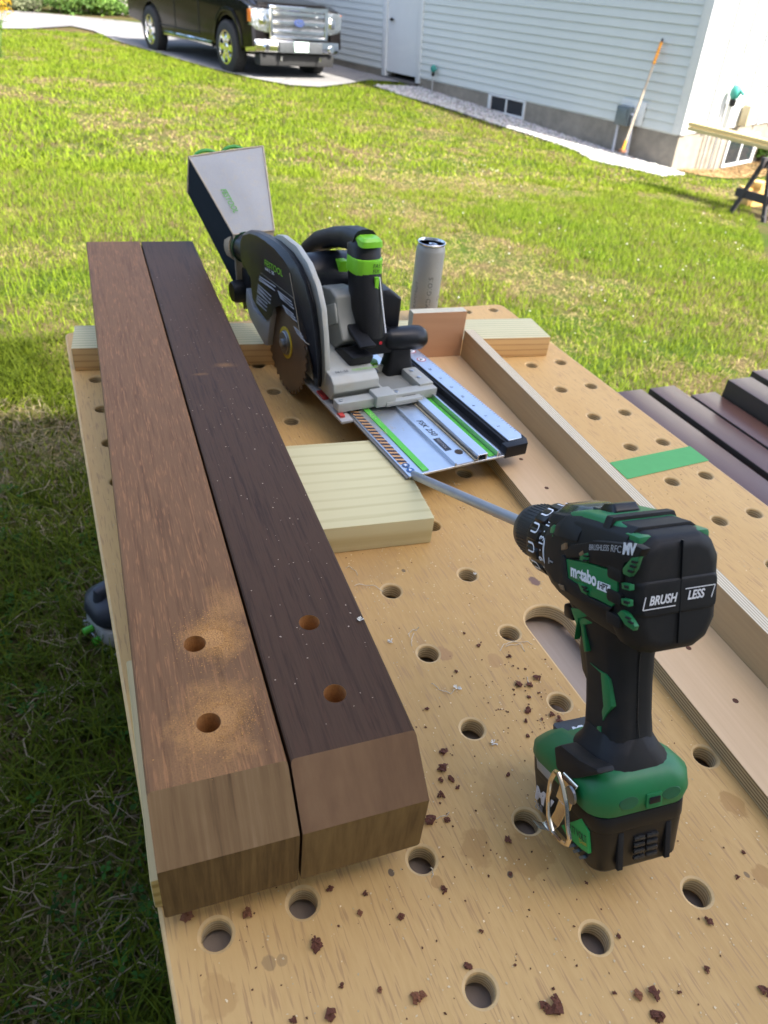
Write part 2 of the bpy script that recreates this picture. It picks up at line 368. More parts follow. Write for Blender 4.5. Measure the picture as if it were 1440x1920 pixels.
blades('short_grass', 80000, (-1.5, .6, -.2, 3.2), .03, .095, .0012, .0034, 'short grass with shade tinted into its blades and dry stems beside and under the workbench', -.10, 3, lambda x, y: (x < .5+.2*y) , .95, 3, .40)  # last factor darkens the blade colours to paint the shade in
blades('lawn_grass', 210000, (-2.6, 7.5, 2.0, 7.2), .022, .055, .0014, .0030, 'sunlit patchy lawn grass beyond the workbench', .03, 4, lambda x, y: (x > -2.2-.12*(y-2)) & (x < 1.2+.95*y), .8, 2)
blades('distant_grass', 230000, (-5.5, 12, 6.8, 21), .035, .07, .004, .009, 'bright sunlit lawn grass running up to the driveway and the house', .12, 5, lambda x, y: ((x-8.1)*.9661+(y-8.7)*.2522 < -.1) | ((x-8.1)*-.2517+(y-8.7)*.9677 < -.75), .8, 1)
# clover leaves among the shaded grass, seen close below the bench's left edge
n = 5200; P = RNG.uniform([-1.3, -.2], [.1, 2.4], (n, 2)); q = patch(P[:, 0]*1.7+3, P[:, 1]*1.7); P = P[q > .50]; n = len(P)
tri = []; 
for k in range(3):
    a = k*2.094; c, s = math.cos(a), math.sin(a)
    tri += [(0, 0, 0), (c*.7+s*.45, s*.7-c*.45, .12), (c*1.15, s*1.15, .05), (c*.7-s*.45, s*.7+c*.45, .12)]
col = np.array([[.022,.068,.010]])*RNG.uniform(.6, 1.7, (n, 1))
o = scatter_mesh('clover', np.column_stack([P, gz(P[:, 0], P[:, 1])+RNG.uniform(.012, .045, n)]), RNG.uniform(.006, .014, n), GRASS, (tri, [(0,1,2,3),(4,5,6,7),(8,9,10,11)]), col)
tag(o, 'small clover leaves growing among the shaded grass', 'clover', kind='stuff')
# dead straw lying in the shade
n = 5200; P = RNG.uniform([-1.4, -.2], [.1, 2.6], (n, 2)); q = patch(P[:, 0], P[:, 1]); P = P[(q < .56)]; n = len(P)
a = RNG.uniform(0, 6.283, n); L = RNG.uniform(.03, .10, n); z = gz(P[:, 0], P[:, 1])+RNG.uniform(.006, .035, n); w = RNG.uniform(.0007, .0016, n)
d = np.stack([np.cos(a), np.sin(a)], 1); p = np.stack([-d[:, 1], d[:, 0]], 1); b = RNG.normal(0, .25, (n, 1))
pt = [P, P+d*L[:, None]*.5+p*L[:, None]*b, P+d*L[:, None]+p*L[:, None]*b*.4]; zz = [z, z+RNG.uniform(0, .02, n), z-.003]
V = np.stack([np.column_stack([c+sg*p*w[:, None], h]) for c, h in zip(pt, zz) for sg in (-1, 1)], 1)
F = (np.array([(0,1,3,2),(2,3,5,4)])[None]+(np.arange(n)*6)[:, None, None]).reshape(-1, 4)
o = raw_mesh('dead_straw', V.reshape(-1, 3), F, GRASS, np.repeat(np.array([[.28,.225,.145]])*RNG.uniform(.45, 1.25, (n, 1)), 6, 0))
tag(o, 'dead tan straw lying in the shaded lawn', 'straw', kind='stuff')
# white clover heads in the sunny lawn
n = 420; P = RNG.uniform([1.5, 2.5], [7, 8.5], (n, 2)); q = patch(P[:, 0]*.6+7, P[:, 1]*.6); P = P[(q > .6)]; m = ~inpoly(P[:, 0], P[:, 1], GRV); P = P[m]; n = len(P)
o = scatter_mesh('clover_flowers', np.column_stack([P, gz(P[:, 0], P[:, 1])+.06]), RNG.uniform(.004, .008, n), GRASS, OCT, np.array([[.75,.75,.68]])*np.ones((n, 1)))
tag(o, 'tiny white clover heads dotting the sunlit lawn', 'clover flowers', kind='stuff')
# ================================================================== the white house on the right
SID = plain('white_vinyl_siding', (.50,.52,.485), .45, 0, .03, 8, 0)
TRIM = plain('white_trim', (.56,.57,.55), .4, 0, .03, 8, 0)
CONC = plain('concrete_foundation', (.23,.20,.155), .9, 0, .3, 9, .5, .003, (.16,.14,.11,1))
DARKG = plain('dark_glass', (.02,.025,.03), .08, 0, .1, 10, 0)
GUT = plain('grey_roof_shingle', (.12,.12,.13), .9, 0, .25, 40, .5, .004)
hs = thing('white_house', 'white sided house with a concrete foundation beyond the driveway and gravel', 'house', HM)
C0 = .1016
board = [(0, 0), (-.014, 0), (-.004, C0), (0, C0)]
def bmesh_board(y0, y1):
    return MB().prism([(0, 0), (-.016, .002), (-.014, .012), (-.003, C0-.001), (0, C0-.001)], y0, y1, 1)
DL, DRr = 6.02, 5.0
def add_boards(y0, y1, zs, mat=SID):
    proto = bmesh_board(y0, y1).build('siding_board', mat, hs)
    for k in range(zs):
        o = proto if k == 0 else proto.copy()
        if k: SC.collection.objects.link(o); o.parent = hs
        o.location = (0, 0, k*C0)
    return proto
NC = 30
add_boards(-.02, DRr-.02, NC); add_boards(DL+.02, 11.6, NC)
MB().box(.002, .18, -.10, 11.6, -.02, NC*C0).build('sheathing', TRIM, hs)
MB().box(-.022, 0, -.13, -.02, -.005, NC*C0).box(-.022, .11, -.152, -.13, -.005, NC*C0).build('corner_board', TRIM, hs, bevel=.003)
# foundation
MB().box(.004, .25, -.125, DRr+.04, -1.0, -.004).box(.004, .25, DL-.04, 11.6, -1.0, -.004).build('foundation', CONC, hs)
MB().box(.25, 8, -.115, .10, -1.0, -.004).build('foundation', CONC, hs)
# end wall: vertical panels under battens
for i in range(20):
    x0 = .11 + i*.40
    MB().box(x0+.002, x0+.398, -.136, -.10, -.004, NC*C0+1.5).build('wall_panel', TRIM, hs)
for i in range(20):
    x0 = .11 + i*.40 + .38
    MB().box(x0, x0+.045, -.170, -.1362, -.002, NC*C0+1.5).build('batten', TRIM, hs, bevel=.002)
# roof
rz = NC*C0
MB().prism([(-.32, rz-.04), (4.1, rz+2.4), (8.5, rz-.04), (8.5, rz-.2), (4.1, rz+2.2), (-.32, rz-.2)], -.45, 11.9, 1).build('roof', GUT, hs)
MB().box(8.1, 8.25, -.1, 11.6, -1, rz).box(.1, 8.1, 11.4, 11.6, -1, rz).build('wall', SID, hs)
# door
MB().box(-.026, .12, DRr-.02, DRr+.085, -.10, 2.15).box(-.026, .12, DL-.085, DL+.02, -.10, 2.15).box(-.028, .12, DRr+.085, DL-.085, 2.03, 2.15).build('door_trim', TRIM, hs, bevel=.004)
dr = MB().box(.03, .07, DRr+.09, DL-.09, -.03, 2.02).build('door', plain('door_white', (.70,.72,.74), .4, 0, .04, 20, .05), hs, bevel=.004)
MB().box(.022, .0295, DRr+.22, DL-.22, .55, 1.75).build('door_panel', TRIM, dr, bevel=.006)
MB().box(.022, .0295, DRr+.22, DL-.22, .07, .45).build('door_panel', TRIM, dr, bevel=.006)
BLK = plain('black_metal', (.02,.02,.02), .4, .6, .1, 40, .1)
MB().lathe([(.012,.03),(.012,-.02),(.026,-.03),(.03,-.05),(.02,-.065),(.004,-.066)], 16, 0).build('door_knob', BLK, dr, smooth=True).location = (0, 5.78, .74)
MB().lathe([(.026,.03),(.026,.012),(.022,.004),(.004,.003)], 16, 0).build('deadbolt', BLK, dr, smooth=True).location = (0, 5.76, .87)
MB().box(-.10, .10, DRr+.05, DL-.05, -.16, -.10).build('door_sill', plain('dark_sill', (.07,.065,.06), .6), hs, bevel=.004)
# concrete step slab in front of the door
st = [onz(*p, -.94) for p in [(663,140),(700,137),(795,158),(745,165)]]
sl = MB(); pts = [hxy(-.02,6.9), hxy(-.02,4.80), hxy(-.42,4.80), hxy(-.50,6.9)]
sl.prism(pts, hpt(-.3,6,-.42).z, hpt(-.3,6,-.165).z).build('door_step', plain('sandy_concrete', (.50,.44,.33), .9, 0, .15, 30, .4, .002), None, bevel=.008)
tag(bpy.data.objects['door_step'], 'low sandy concrete slab in front of the white side door', 'doorstep')
# basement windows
def window(x, y0, y1, z0, z1, end=False):
    """on the long wall (x=plane) or on the end wall"""
    def bx(m, a0, a1, b0, b1, d0, d1):
        return m.box(d0, d1, a0, a1, b0, b1) if not end else m.box(a0, a1, -.125+d0, -.125+d1, b0, b1)
    f = MB(); bx(f, y0, y1, z1-.03, z1, -.022, .02); bx(f, y0, y1, z0, z0+.035, -.022, .02)
    bx(f, y0, y0+.035, z0+.035, z1-.03, -.022, .02); bx(f, y1-.06, y1, z0+.035, z1-.03, -.022, .02); mdy = (y0+y1)/2; bx(f, mdy-.014, mdy+.014, z0+.035, z1-.03, -.016, .02)
    w = f.build('basement_window', TRIM, hs, bevel=.003)
    for a, b in ((y0+.035, mdy-.014), (mdy+.014, y1-.06)):
        m = MB(); bx(m, a, b, z0+.035, z1-.03, -.004, .003); m.build('pane', DARKG, w)
window(0, 2.52, 3.30, -.255, -.004)
window(0, 1.15, 1.90, -.50, -.13, True)
# meter box with conduits, hydrant-like green fittings
GRY = plain('grey_enamel', (.11,.135,.145), .4, .2, .08, 30); PVC = plain('grey_conduit', (.42,.43,.46), .5, 0, .08, 20)
t_ = thing('meter_box', 'grey electric disconnect box on the white wall with two conduits', 'meter box', HM)
MB().box(-.030, -.018, .44, .82, .0, .27).build('mounting_board', TRIM, t_, bevel=.002)
MB().box(-.13, -.031, .60, .80, -.02, .20).build('enclosure', GRY, t_, bevel=.01)
MB().box(-.15, -.131, .62, .78, .0, .18).build('cover', GRY, t_, bevel=.008)
MB().tube([(-.07,.77,-.02),(-.07,.77,-.5)], .018, 10).build('conduit', PVC, t_, smooth=True)
MB().tube([(-.07,.56,.08),(-.07,.54,-.5)], .022, 10).build('conduit', PVC, t_, smooth=True)
MB().tube([(-.07,.60,.12),(-.07,.56,.11),(-.07,.555,.06)], .016, 8).build('elbow', PVC, t_, smooth=True)
TEAL = plain('teal_enamel', (.03,.22,.18), .5, 0, .2, 30)
STEEL = plain('galvanised_steel', (.45,.45,.45), .4, .7, .15, 40)
def green_fitting(name, label, Mx, sc=1.0):
    t = thing(name, label, 'outdoor tap', Mx)
    MB().lathe([(.01,-.05),(.035,-.04),(.05,-.01),(.052,.03),(.035,.06),(.01,.07)], 12, 2, Matrix.Scale(sc, 4)).tube([(0,-.05*sc,.03*sc),(0,-.09*sc,.0)], .014*sc, 8).build('valve_body', TEAL, t, smooth=True)
    MB().lathe([(.02,-.11),(.03,-.10),(.03,-.05),(.02,-.05)], 10, 2, Matrix.Scale(sc, 4)).build('coupling', BLK, t, smooth=True)
    MB().tube([(0,0,-.09*sc),(0,0,-.42)], .011*sc, 8).build('riser_pipe', STEEL, t, smooth=True)
    return t
green_fitting('green_wall_valve', 'small teal valve low on the wall beside the white door', HM @ Matrix.Translation((-.08, 4.57, .16)), .9)
green_fitting('green_wall_valve', 'teal regulator on a steel riser on the sunlit end wall', HM @ Matrix.Translation((.80, -.24, .42)), 1.3)
for i, sx in enumerate((.58, .78, .92)):
    o = MB().tube([(sx, -.17, .30 if i else .1), (sx, -.17, -.62)], .013, 8).build('riser_pipe', STEEL, None, smooth=True); o.matrix_world = HM
    tag(o, ['thin riser pipe nearest the house corner on the end wall', 'middle riser pipe on the end wall below the teal regulator', 'third riser pipe on the end wall beside the basement window'][i], 'pipe')
o = MB().box(1.22, 1.36, -.27, -.157, .02, .26).build('vent_hood', plain('beige_plastic', (.45,.38,.24), .6), None, bevel=.01); o.matrix_world = HM
tag(o, 'beige vent hood on the sunlit end wall above the stacked lumber', 'vent')
# long-handled tool leaning on the wall
pt = lambda px, py, n: HM @ loc(HM, px, py, 0, n)
a = pt(1243, 72, -.05); b = ong(1167, 284) + Vector((0,0,.03)); b = HM @ loc(HM, 1168, 280, 0, -.30)
t_ = thing('digging_bar', 'long wooden handled tool with orange grips leaning on the wall', 'hand tool', Matrix.Translation(b))
d = a-b; e = d.normalized()
WH = grain('pale_handle', [(.35,.28,.2),(.5,.42,.32)], 2, 80, .1, 6)
ORG = plain('orange_plastic', (.75,.30,.03), .45, 0, .1, 40)
MB().tube([e*.12, d*.78], .017, 10).build('handle', WH, t_, smooth=True)
MB().tube([d*.78, d*.97], [.022, .021], 10).build('grip', ORG, t_, smooth=True)
MB().tube([d*.97, d*1.0], [.018, .012], 10).build('end_cap', BLK, t_, smooth=True)
MB().tube([e*.0, e*.12], [.024, .019], 10).build('socket', ORG, t_, smooth=True)
MB().box(-.045, .045, -.04, .04, -.04, .0).build('tool_head', plain('rusty_iron', (.22,.10,.05), .8, .3), t_, bevel=.01)
q = ong(1212, 290); o = MB().box(-.17, .17, -.05, .05, 0, .06).build('brick', plain('orange_brick', (.42,.17,.07), .9, 0, .2, 40, .4), None, bevel=.006)
o.matrix_world = Tr(q.x, q.y, q.z+.01, math.atan2(HH.y, HH.x)+.1); tag(o, 'orange brick lying on the gravel beside the meter conduits', 'brick')
# weathered wood chips / straw strip at the corner
cp = [(p.x, p.y) for p in [ong(*q) for q in [(1262,318),(1290,330),(1360,322),(1440,300),(1440,285),(1330,312)]]]
P = RNG.uniform([min(p[0] for p in cp)-.1, min(p[1] for p in cp)-.1], [max(p[0] for p in cp)+2.6, max(p[1] for p in cp)+.3], (9000, 2)); w0 = HM.inverted()
L = np.array([w0 @ Vector((x, y, -1.1)) for x, y in P]); P = P[(L[:, 1] < -.13) & (L[:, 1] > -.75) & (L[:, 0] > .1)]
o = scatter_mesh('bark_mulch', np.column_stack([P, gz(P[:, 0], P[:, 1])+.02]), RNG.uniform(.02, .045, len(P)), GRASS, ([(1,.2,0),(-1,.2,.1),(-1,-.2,0),(1,-.2,.15)], [(0,1,2,3)]), np.array([[.42,.27,.13]])*RNG.uniform(.5, 1.4, (len(P), 1)))
tag(o, 'dry brown mulch along the foot of the sunlit end wall', 'mulch', kind='stuff')
# unseen building added behind the camera to cast shade over the bench
sh = thing('added_shade_house', 'unseen sided house added behind the workbench to cast the shade', 'house', Tr(-.2, -2.27, 0, math.radians(-11)))
GS = plain('warm_bounce_clapboard', (.55,.50,.42), .6, 0, .08, 12)  # warm tone picked so the added wall bounces warmer light
SH_H = 6.0
MB().box(-13, 5.6, -7, 0, -1.2, SH_H-.3).build('wall', GS, sh)
for k in range(44):
    MB().prism([(0, 0), (.02, 0), (.004, .148), (0, .148)], -13, 5.6, 0, Matrix.Translation((0,0,-1.0+k*.15))).build('clapboard', GS, sh)
MB().prism([(.35, SH_H-.25), (.35, SH_H), (-3.5, SH_H+1.5), (-7.4, SH_H), (-7.4, SH_H-.25), (-3.5, SH_H+1.25)], -13.3, 5.9, 0).build('roof', GUT, sh)
for k, x in enumerate((-9, -5.5, -2, 2)):
    for z in (.2, 2.7):
        w = MB().box(x-.5, x+.5, .02, .07, z-.1, z+1.2).build('window', TRIM, sh, bevel=.005)
        MB().box(x-.42, x+.42, .071, .08, z, z+1.1).build('pane', DARKG, w)
# ================================================================== trees beyond the driveway
BARK = grain('bark', [(.06,.045,.035),(.20,.17,.14)], 2, 30, .2, 4, .95, .8, .5, .02)
BIRCH = grain('pale_bark', [(.25,.22,.19),(.55,.51,.46)], 2, 14, .5, 3, .9, .6, .5, .01)
LEAF = tint_mat('leaf', .6, trans=.35)
def leaves(name, parent, centre, rad, n, size, c, seed):
    R = np.random.default_rng(seed); k = max(6, n//55)
    cl = R.normal(0, .42, (k, 3)); cl /= np.maximum(1, np.linalg.norm(cl, axis=1))[:, None]
    idx = R.integers(0, k, n); P = (cl[idx] + R.normal(0, .15, (n, 3)))*np.array(rad)[None] + np.array(centre)[None]
    Nn = R.normal(0, 1, (n, 3)) + np.array([0,0,.6]); Nn /= np.linalg.norm(Nn, axis=1)[:, None]
    U = np.cross(Nn, R.normal(0, 1, (n, 3))); U /= np.linalg.norm(U, axis=1)[:, None]; Vv = np.cross(Nn, U); s = R.uniform(.6, 1.3, (n, 1))*size
    V = np.stack([P-U*s, P+Vv*s*.5, P+U*s, P-Vv*s*.5], 1); F = np.arange(4*n).reshape(-1, 4)
    C = np.array(c)[None]*(R.uniform(.55, 1.5, (k, 1))[idx])*R.uniform(.8, 1.2, (n, 1))
    o = raw_mesh(name, V.reshape(-1, 3), F, LEAF, np.repeat(np.clip(C, 0, 1), 4, 0)); o.parent = parent; return o
def tree(x, y, h, r, c, label, seed, bark=BARK, lean=0.0, low=.35, tr=.16, n=2600, name='leafy_tree'):
    R = random.Random(seed); z = float(gz(x, y))-.1; t = thing(name, label, 'tree', Tr(x, y, z), 'trees beyond the driveway')
    m = MB(); pts = [(lean*h*k/6 + R.uniform(-.06, .06), R.uniform(-.06, .06), h*.8*k/6) for k in range(7)]
    m.tube(pts, [tr*(1-.11*k) for k in range(7)], 9)
    for k in range(6):
        a = R.uniform(0, 6.28); z0 = h*R.uniform(.3, .7); L = r*R.uniform(.5, .9); b = Vector((lean*z0/.8, 0, z0))
        m.tube([b, b+Vector((math.cos(a)*L*.5, math.sin(a)*L*.5, L*.35)), b+Vector((math.cos(a)*L, math.sin(a)*L, L*.6))], [tr*.35, tr*.22, tr*.07], 6)
    m.build('trunk', bark, t, smooth=True)
    leaves('crown', t, (lean*h, 0, h*(1+low)/2), (r, r, h*(1-low)/2), n, .11, c, seed)
    return t
def bush(x, y, h, r, c, label, seed, n=1500):
    z = float(gz(x, y)); t = thing('leafy_bush', label, 'bush', Tr(x, y, z))
    m = MB(); R = random.Random(seed)
    for k in range(6):
        a = k*1.05; m.tube([(0,0,-.1), (math.cos(a)*r*.3, math.sin(a)*r*.3, h*.4), (math.cos(a)*r*.6, math.sin(a)*r*.6, h*.8)], [.03,.02,.008], 5)
    m.build('stem', BARK, t, smooth=True); leaves('foliage', t, (0, 0, h*.5), (r, r, h*.5), n, .055, c, seed); return t
def edge(px, py, back=0.0):
    p = ong(px, py); d = Vector((p.x-CAM[0], p.y-CAM[1])).normalized(); return p.x+d.x*back, p.y+d.y*back
for px, b, h, r, sd, lb in ((8,3.5,9,2.6,11,'dark leafy tree at the far left edge beyond the driveway'),(52,2.2,10,2.8,12,'dark trunked tree left of the pale green bush'),
                        (95,6,11,3.2,13,'deep green tree behind the left bushes'),(120,9,12,3.2,14,'tall green tree in the middle of the far woods'),(160,7,11,3,15,'dark green tree behind the bright bush')):
    x, y = edge(px, 24+px*.04, b); tree(x, y, h, r, (.035,.075,.018), lb, sd, low=.12)
x, y = edge(196, 31, 1.2); tree(x, y, 9, 2.4, (.06,.12,.025), 'grey barked leaning tree beside the bright bush', 16, BIRCH, -.05, .45, .17)
x, y = edge(228, 34, 1.6); tree(x, y, 9, 2.2, (.05,.10,.022), 'pale barked tree standing just left of the truck', 17, BIRCH, .04, .5, .14)
x, y = edge(240, 36, 2.6); tree(x, y, 8, 2.2, (.05,.10,.022), 'crooked pale trunk nearest the truck bed', 18, BIRCH, -.12, .5, .10)
for px, b, h, r, c, sd, lb in ((20,.8,.8,.9,(.22,.24,.13),21,'pale weedy bush at the far left road edge'),(58,.9,.6,1.0,(.16,.20,.09),22,'pale dusty bush below the dark trunk'),
      (115,1.0,.8,1.2,(.09,.17,.035),23,'mid green bush at the road edge'),(172,.9,1.5,.7,(.17,.29,.04),24,'bright sunlit yellow green bush'),(146,.7,.5,.9,(.12,.2,.04),25,'low green bush under the far trees'),(212,.8,.4,.6,(.11,.2,.04),26,'low grassy bush at the foot of the pale trees')):
    x, y = edge(px, 24+px*.04, b); bush(x, y, h, r, c, lb, sd)
R = np.random.default_rng(5); n = 22000
P = np.stack([R.uniform(-34, 10, n), R.uniform(0, 9, n), R.uniform(0, 1, n)**1.4*9], 1); P[:, 1] += 39 + P[:, 0]*.1
Nn = R.normal(0, 1, (n, 3)); U = Nn/np.linalg.norm(Nn, axis=1)[:, None]; Vv = np.cross(U, R.normal(0, 1, (n, 3))); Vv /= np.linalg.norm(Vv, axis=1)[:, None]; s = R.uniform(.15, .4, (n, 1))
V = np.stack([P-U*s, P+Vv*s*.6, P+U*s, P-Vv*s*.6], 1); V[:, :, 2] -= 1.2
o = raw_mesh('far_woods', V.reshape(-1, 3), np.arange(4*n).reshape(-1, 4), LEAF, np.repeat(np.array([[.03,.06,.015]])*R.uniform(.5, 1.9, (n, 1)), 4, 0))
tag(o, 'dark green woods closing the view behind the driveway', 'woods', kind='stuff')
# goldenrod at the left edge of the lawn
p = ong(6, 108); t_ = thing('goldenrod', 'yellow flowering weed at the left edge of the lawn', 'plant', Tr(p.x-.05, p.y, p.z))
m = MB(); R_ = random.Random(3); tips = []
for k in range(9):
    a = R_.uniform(0, 6.28); q = Vector((math.cos(a)*.22, math.sin(a)*.16, R_.uniform(.55, .85))); tips.append(q); m.tube([(0,0,0), q*.5+Vector((0,0,.1)), q], [.008,.006,.003], 5)
m.build('stem', plain('stem_green', (.10,.17,.04), .7), t_, smooth=True)
P = np.concatenate([np.array(q)[None] + RNG.normal(0, .05, (90, 3)) for q in tips])
o = scatter_mesh('flowers', P, RNG.uniform(.008, .016, len(P)), LEAF, OCT, np.array([[.75,.50,.04]])*RNG.uniform(.7, 1.2, (len(P), 1))); o.parent = t_
leaves('leaves', t_, (0, 0, .3), (.22, .2, .34), 500, .03, (.12,.20,.04), 31)

# ================================================================== pickup truck
fx = onz(436, 138.5, -1.235); fr = onz(582, 141.5, -1.235); mid = (fx+fr)/2; X_ = (fr-fx).normalized(); Y_ = Vector((0,0,1)).cross(X_)
pitch = .022; Yp = (Y_*math.cos(pitch) - Vector((0,0,1))*math.sin(pitch)); Zp = X_.cross(Yp)
TM = frame(mid + Vector((0,0,.01)), X_*.945, Yp, Zp)
tk = thing('pickup_truck', 'black pickup truck with chrome grille and bumper parked on the driveway', 'pickup truck', TM)
PAINT = plain('black_paint', (.006,.005,.005), .22, 0, .1, 3, 0, coat=.2, spec=.12)
CHR = plain('chrome', (.78,.79,.80), .07, 1.0, .03, 20, 0); RUB = plain('tyre_rubber', (.022,.022,.022), .85, 0, .2, 60, .3)
DRK = plain('dark_underbody', (.015,.015,.015), .8); GLS = plain('clear_lamp', (.42,.45,.47), .08, .9, .5, 14, .9, .02)
WB = 3.45; RT = .40; TRK = .88
def side(arch=.50):
    pts = [(-.92,.50),(-.50,.44)] ; 
    for k in range(9):
        a = math.pi - math.pi*k/8; pts.append((arch*math.cos(a), .40+arch*math.sin(a)*.98))
    pts += [(.60,.42),(WB-.62,.42)]
    for k in range(9):
        a = math.pi - math.pi*k/8; pts.append((WB+arch*math.cos(a), .40+arch*math.sin(a)*.98))
    pts += [(WB+.62,.50),(WB+1.25,.55),(WB+1.28,1.30),(1.9,1.32),(1.2,1.30),(.9,1.24),(.2,1.18),(-.55,1.12),(-.80,1.06),(-.88,.92)]
    return pts
b = MB().prism(side(), -.95, -.72, 0).prism(side(), .72, .95, 0).box(-.72, .72, -.86, WB+1.25, .62, 1.04).box(-.72, .72, -.70, .9, .9, 1.13).box(-.72, .72, 1.2, 1.6, .9, 1.25)
b.build('body', PAINT, tk, bevel=.03, seg=3, auto=40)
MB().prism([(-.74,1.08),(-.5,1.145),(.2,1.20),(.9,1.26),(1.15,1.27),(1.15,1.15),(-.74,1.0)], -.80, .80, 0).build('hood', PAINT, tk, bevel=.02, seg=3)
cab = [(.95,1.28),(1.60,1.86),(2.0,1.92),(3.0,1.90),(3.25,1.82),(3.38,1.30)]
m = MB(); m.rings([[(-.88,y,z) if z < 1.4 else (-.72,y,z) for y, z in cab], [(.88,y,z) if z < 1.4 else (.72,y,z) for y, z in cab]]); cb = m.build('cab', PAINT, tk, bevel=.03, seg=2)
WGL = plain('window_glass', (.015,.02,.02), .03, 0, .05, 5, 0, spec=.8)
for sx in (-1, 1):
    for pl in ([(1.22,1.34),(1.72,1.80),(2.2,1.84),(2.2,1.34)], [(2.28,1.34),(2.28,1.84),(2.95,1.81),(3.15,1.34)]):
        xo = lambda z: sx*(.885 - .16*(z-1.30)/.55)
        q = [(xo(z)+sx*.012, y, z) for y, z in pl]; q2 = [(xo(z)-sx*.01, y, z) for y, z in pl]
        MB().rings([q, q2]).build('side_window', WGL, tk)
MB().rings([[(-.72,1.03,1.36),(.72,1.03,1.36),(.60,1.54,1.815),(-.60,1.54,1.815)], [(-.72,1.06,1.36),(.72,1.06,1.36),(.60,1.57,1.815),(-.60,1.57,1.815)]]).build('windshield', WGL, tk)
m = MB().box(-.86, .86, 3.45, WB+1.2, .80, .86); m.build('bed_floor', DRK, tk)
for sx in (-1, 1):
    mr = MB().rings([rect_r for rect_r in [[(sx*(.98+d*.0), 1.15+u, 1.32+w) for u, w in rect_round(.06,.09,.03)] for d in (0,)] + [[(sx*1.20, 1.20+u, 1.36+w) for u, w in rect_round(.07,.10,.03)]]]).build('mirror', CHR, tk, bevel=.006)
    for y in (0, WB):
        w = MB().lathe([(.26,-.13),(.36,-.13),(.395,-.11),(.405,-.08),(.405,.08),(.395,.11),(.36,.13),(.26,.13),(.255,0),(.26,-.13)], 36, 0, None, False).build('tyre', RUB, tk, smooth=True, auto=30)
        w.location = (sx*(TRK), y, RT)
        tr = MB()
        for k in range(40):
            a = 2*math.pi*k/40; tr.box(-.10, .10, -.014, .014, .400, .412, Matrix.Rotation(a, 4, 'X'))
        tr.build('tread', RUB, w)
        s_ = MB(); s_.lathe([(.262,.10*sx),(.262,.125*sx),(.24,.125*sx),(.225,.06*sx),(.20,.04*sx),(.05,.05*sx),(.004,.05*sx)], 36, 0, None, False)
        for k in range(6):
            a = math.pi/6+2*math.pi*k/6; Mk = Matrix.Rotation(a, 4, 'X')
            x0, x1 = sorted((.06*sx, .118*sx)); s_.prism([(-.035,.05),(.035,.05),(.058,.25),(-.058,.25)], x0, x1, 0, Mk)
        s_.lathe([(.07,.05*sx),(.07,.122*sx),(.05,.13*sx),(.004,.132*sx)], 20, 0); s_.build('rim', CHR, w, smooth=True, auto=30)
        MB().lathe([(.14,-.05),(.14,.03*sx)], 24, 0).build('brake_disc', DRK, w)
    MB().tube([(sx*.93,.62,.40),(sx*.93,WB-.64,.40)], .05, 10).build('running_board', CHR, tk, smooth=True)
    MB().prism([(-.50,.47),(-.46,.62),(-.36,.79),(-.2,.90),(0,.94),(.2,.90),(.36,.79),(.46,.62),(.50,.47),(.56,.47),(.52,.66),(.40,.85),(.23,.97),(0,1.005),(-.23,.97),(-.40,.85),(-.52,.66),(-.56,.47)], *sorted((sx*.94, sx*.975)), 0).build('fender_flare', PAINT, tk, bevel=.01)
    # headlight cluster with amber corner
    hl = MB().prism([(sx*.955,1.00),(sx*.955,.80),(sx*.88,.74),(sx*.62,.70),(sx*.60,1.04),(sx*.90,1.04)][::1 if sx > 0 else -1], -.905, -.80, 1).build('headlight', GLS, tk, bevel=.012)
    MB().lathe([(.004,-.925),(.07,-.915),(.09,-.90)], 18, 1, Matrix.Translation((sx*.74,0,.88))).build('lens', CHR, hl, smooth=True)
    MB().box(*sorted((sx*.915, sx*.960)), -.885, -.76, .84, 1.02).build('amber_marker', plain('amber', (.85,.20,.02), .25, 0, .1, 60), hl, bevel=.01)
    MB().lathe([(.004,-1.010),(.050,-1.010),(.060,-.995),(.060,-.95)], 18, 1, Matrix.Translation((sx*.70,0,.50))).build('fog_light', CHR, tk, smooth=True)
    MB().tube([(sx*.42,-.94,.37),(sx*.42,-1.03,.36),(sx*.42,-1.02,.32),(sx*.42,-.92,.33)], .016, 8).build('tow_hook', CHR, tk, smooth=True)
# grille
MB().box(-.60, .60, -.90, -.80, .66, 1.06).build('grille_mesh', plain('grille_dark', (.22,.22,.23), .35, .9, .4, 160, .6, .01), tk)
m = MB()
for z in (.70, .83, .96): m.box(-.55, .55, -.945, -.90, z, z+.055)
m.box(-.62, -.55, -.955, -.88, .64, 1.08).box(.55, .62, -.955, -.88, .64, 1.08).box(-.62, .62, -.955, -.88, 1.035, 1.10).box(-.62, .62, -.955, -.88, .625, .665)
m.build('grille_bars', CHR, tk, bevel=.012, seg=3)
m = MB()
for k in range(27):
    x = -.53+k*.0405; m.box(x-.004, x+.004, -.915, -.90, .66, 1.04)
m.build('grille_ribs', CHR, tk)
em = MB().lathe([(.004,-.965),(.052,-.962),(.058,-.95),(.058,-.94)], 28, 1, Matrix.Translation((0,0,.865)) @ Matrix.Diagonal((2.0,1,1,1))).build('badge', plain('badge_blue', (.04,.06,.16), .2, 0, .1, 20, 0, coat=.6), tk, smooth=True)
text('lettering', 'Ford', .085, CHR, em, frame((-.085,-.967,.845), (1,0,0), (0,0,1), (0,-1,0)), .3)
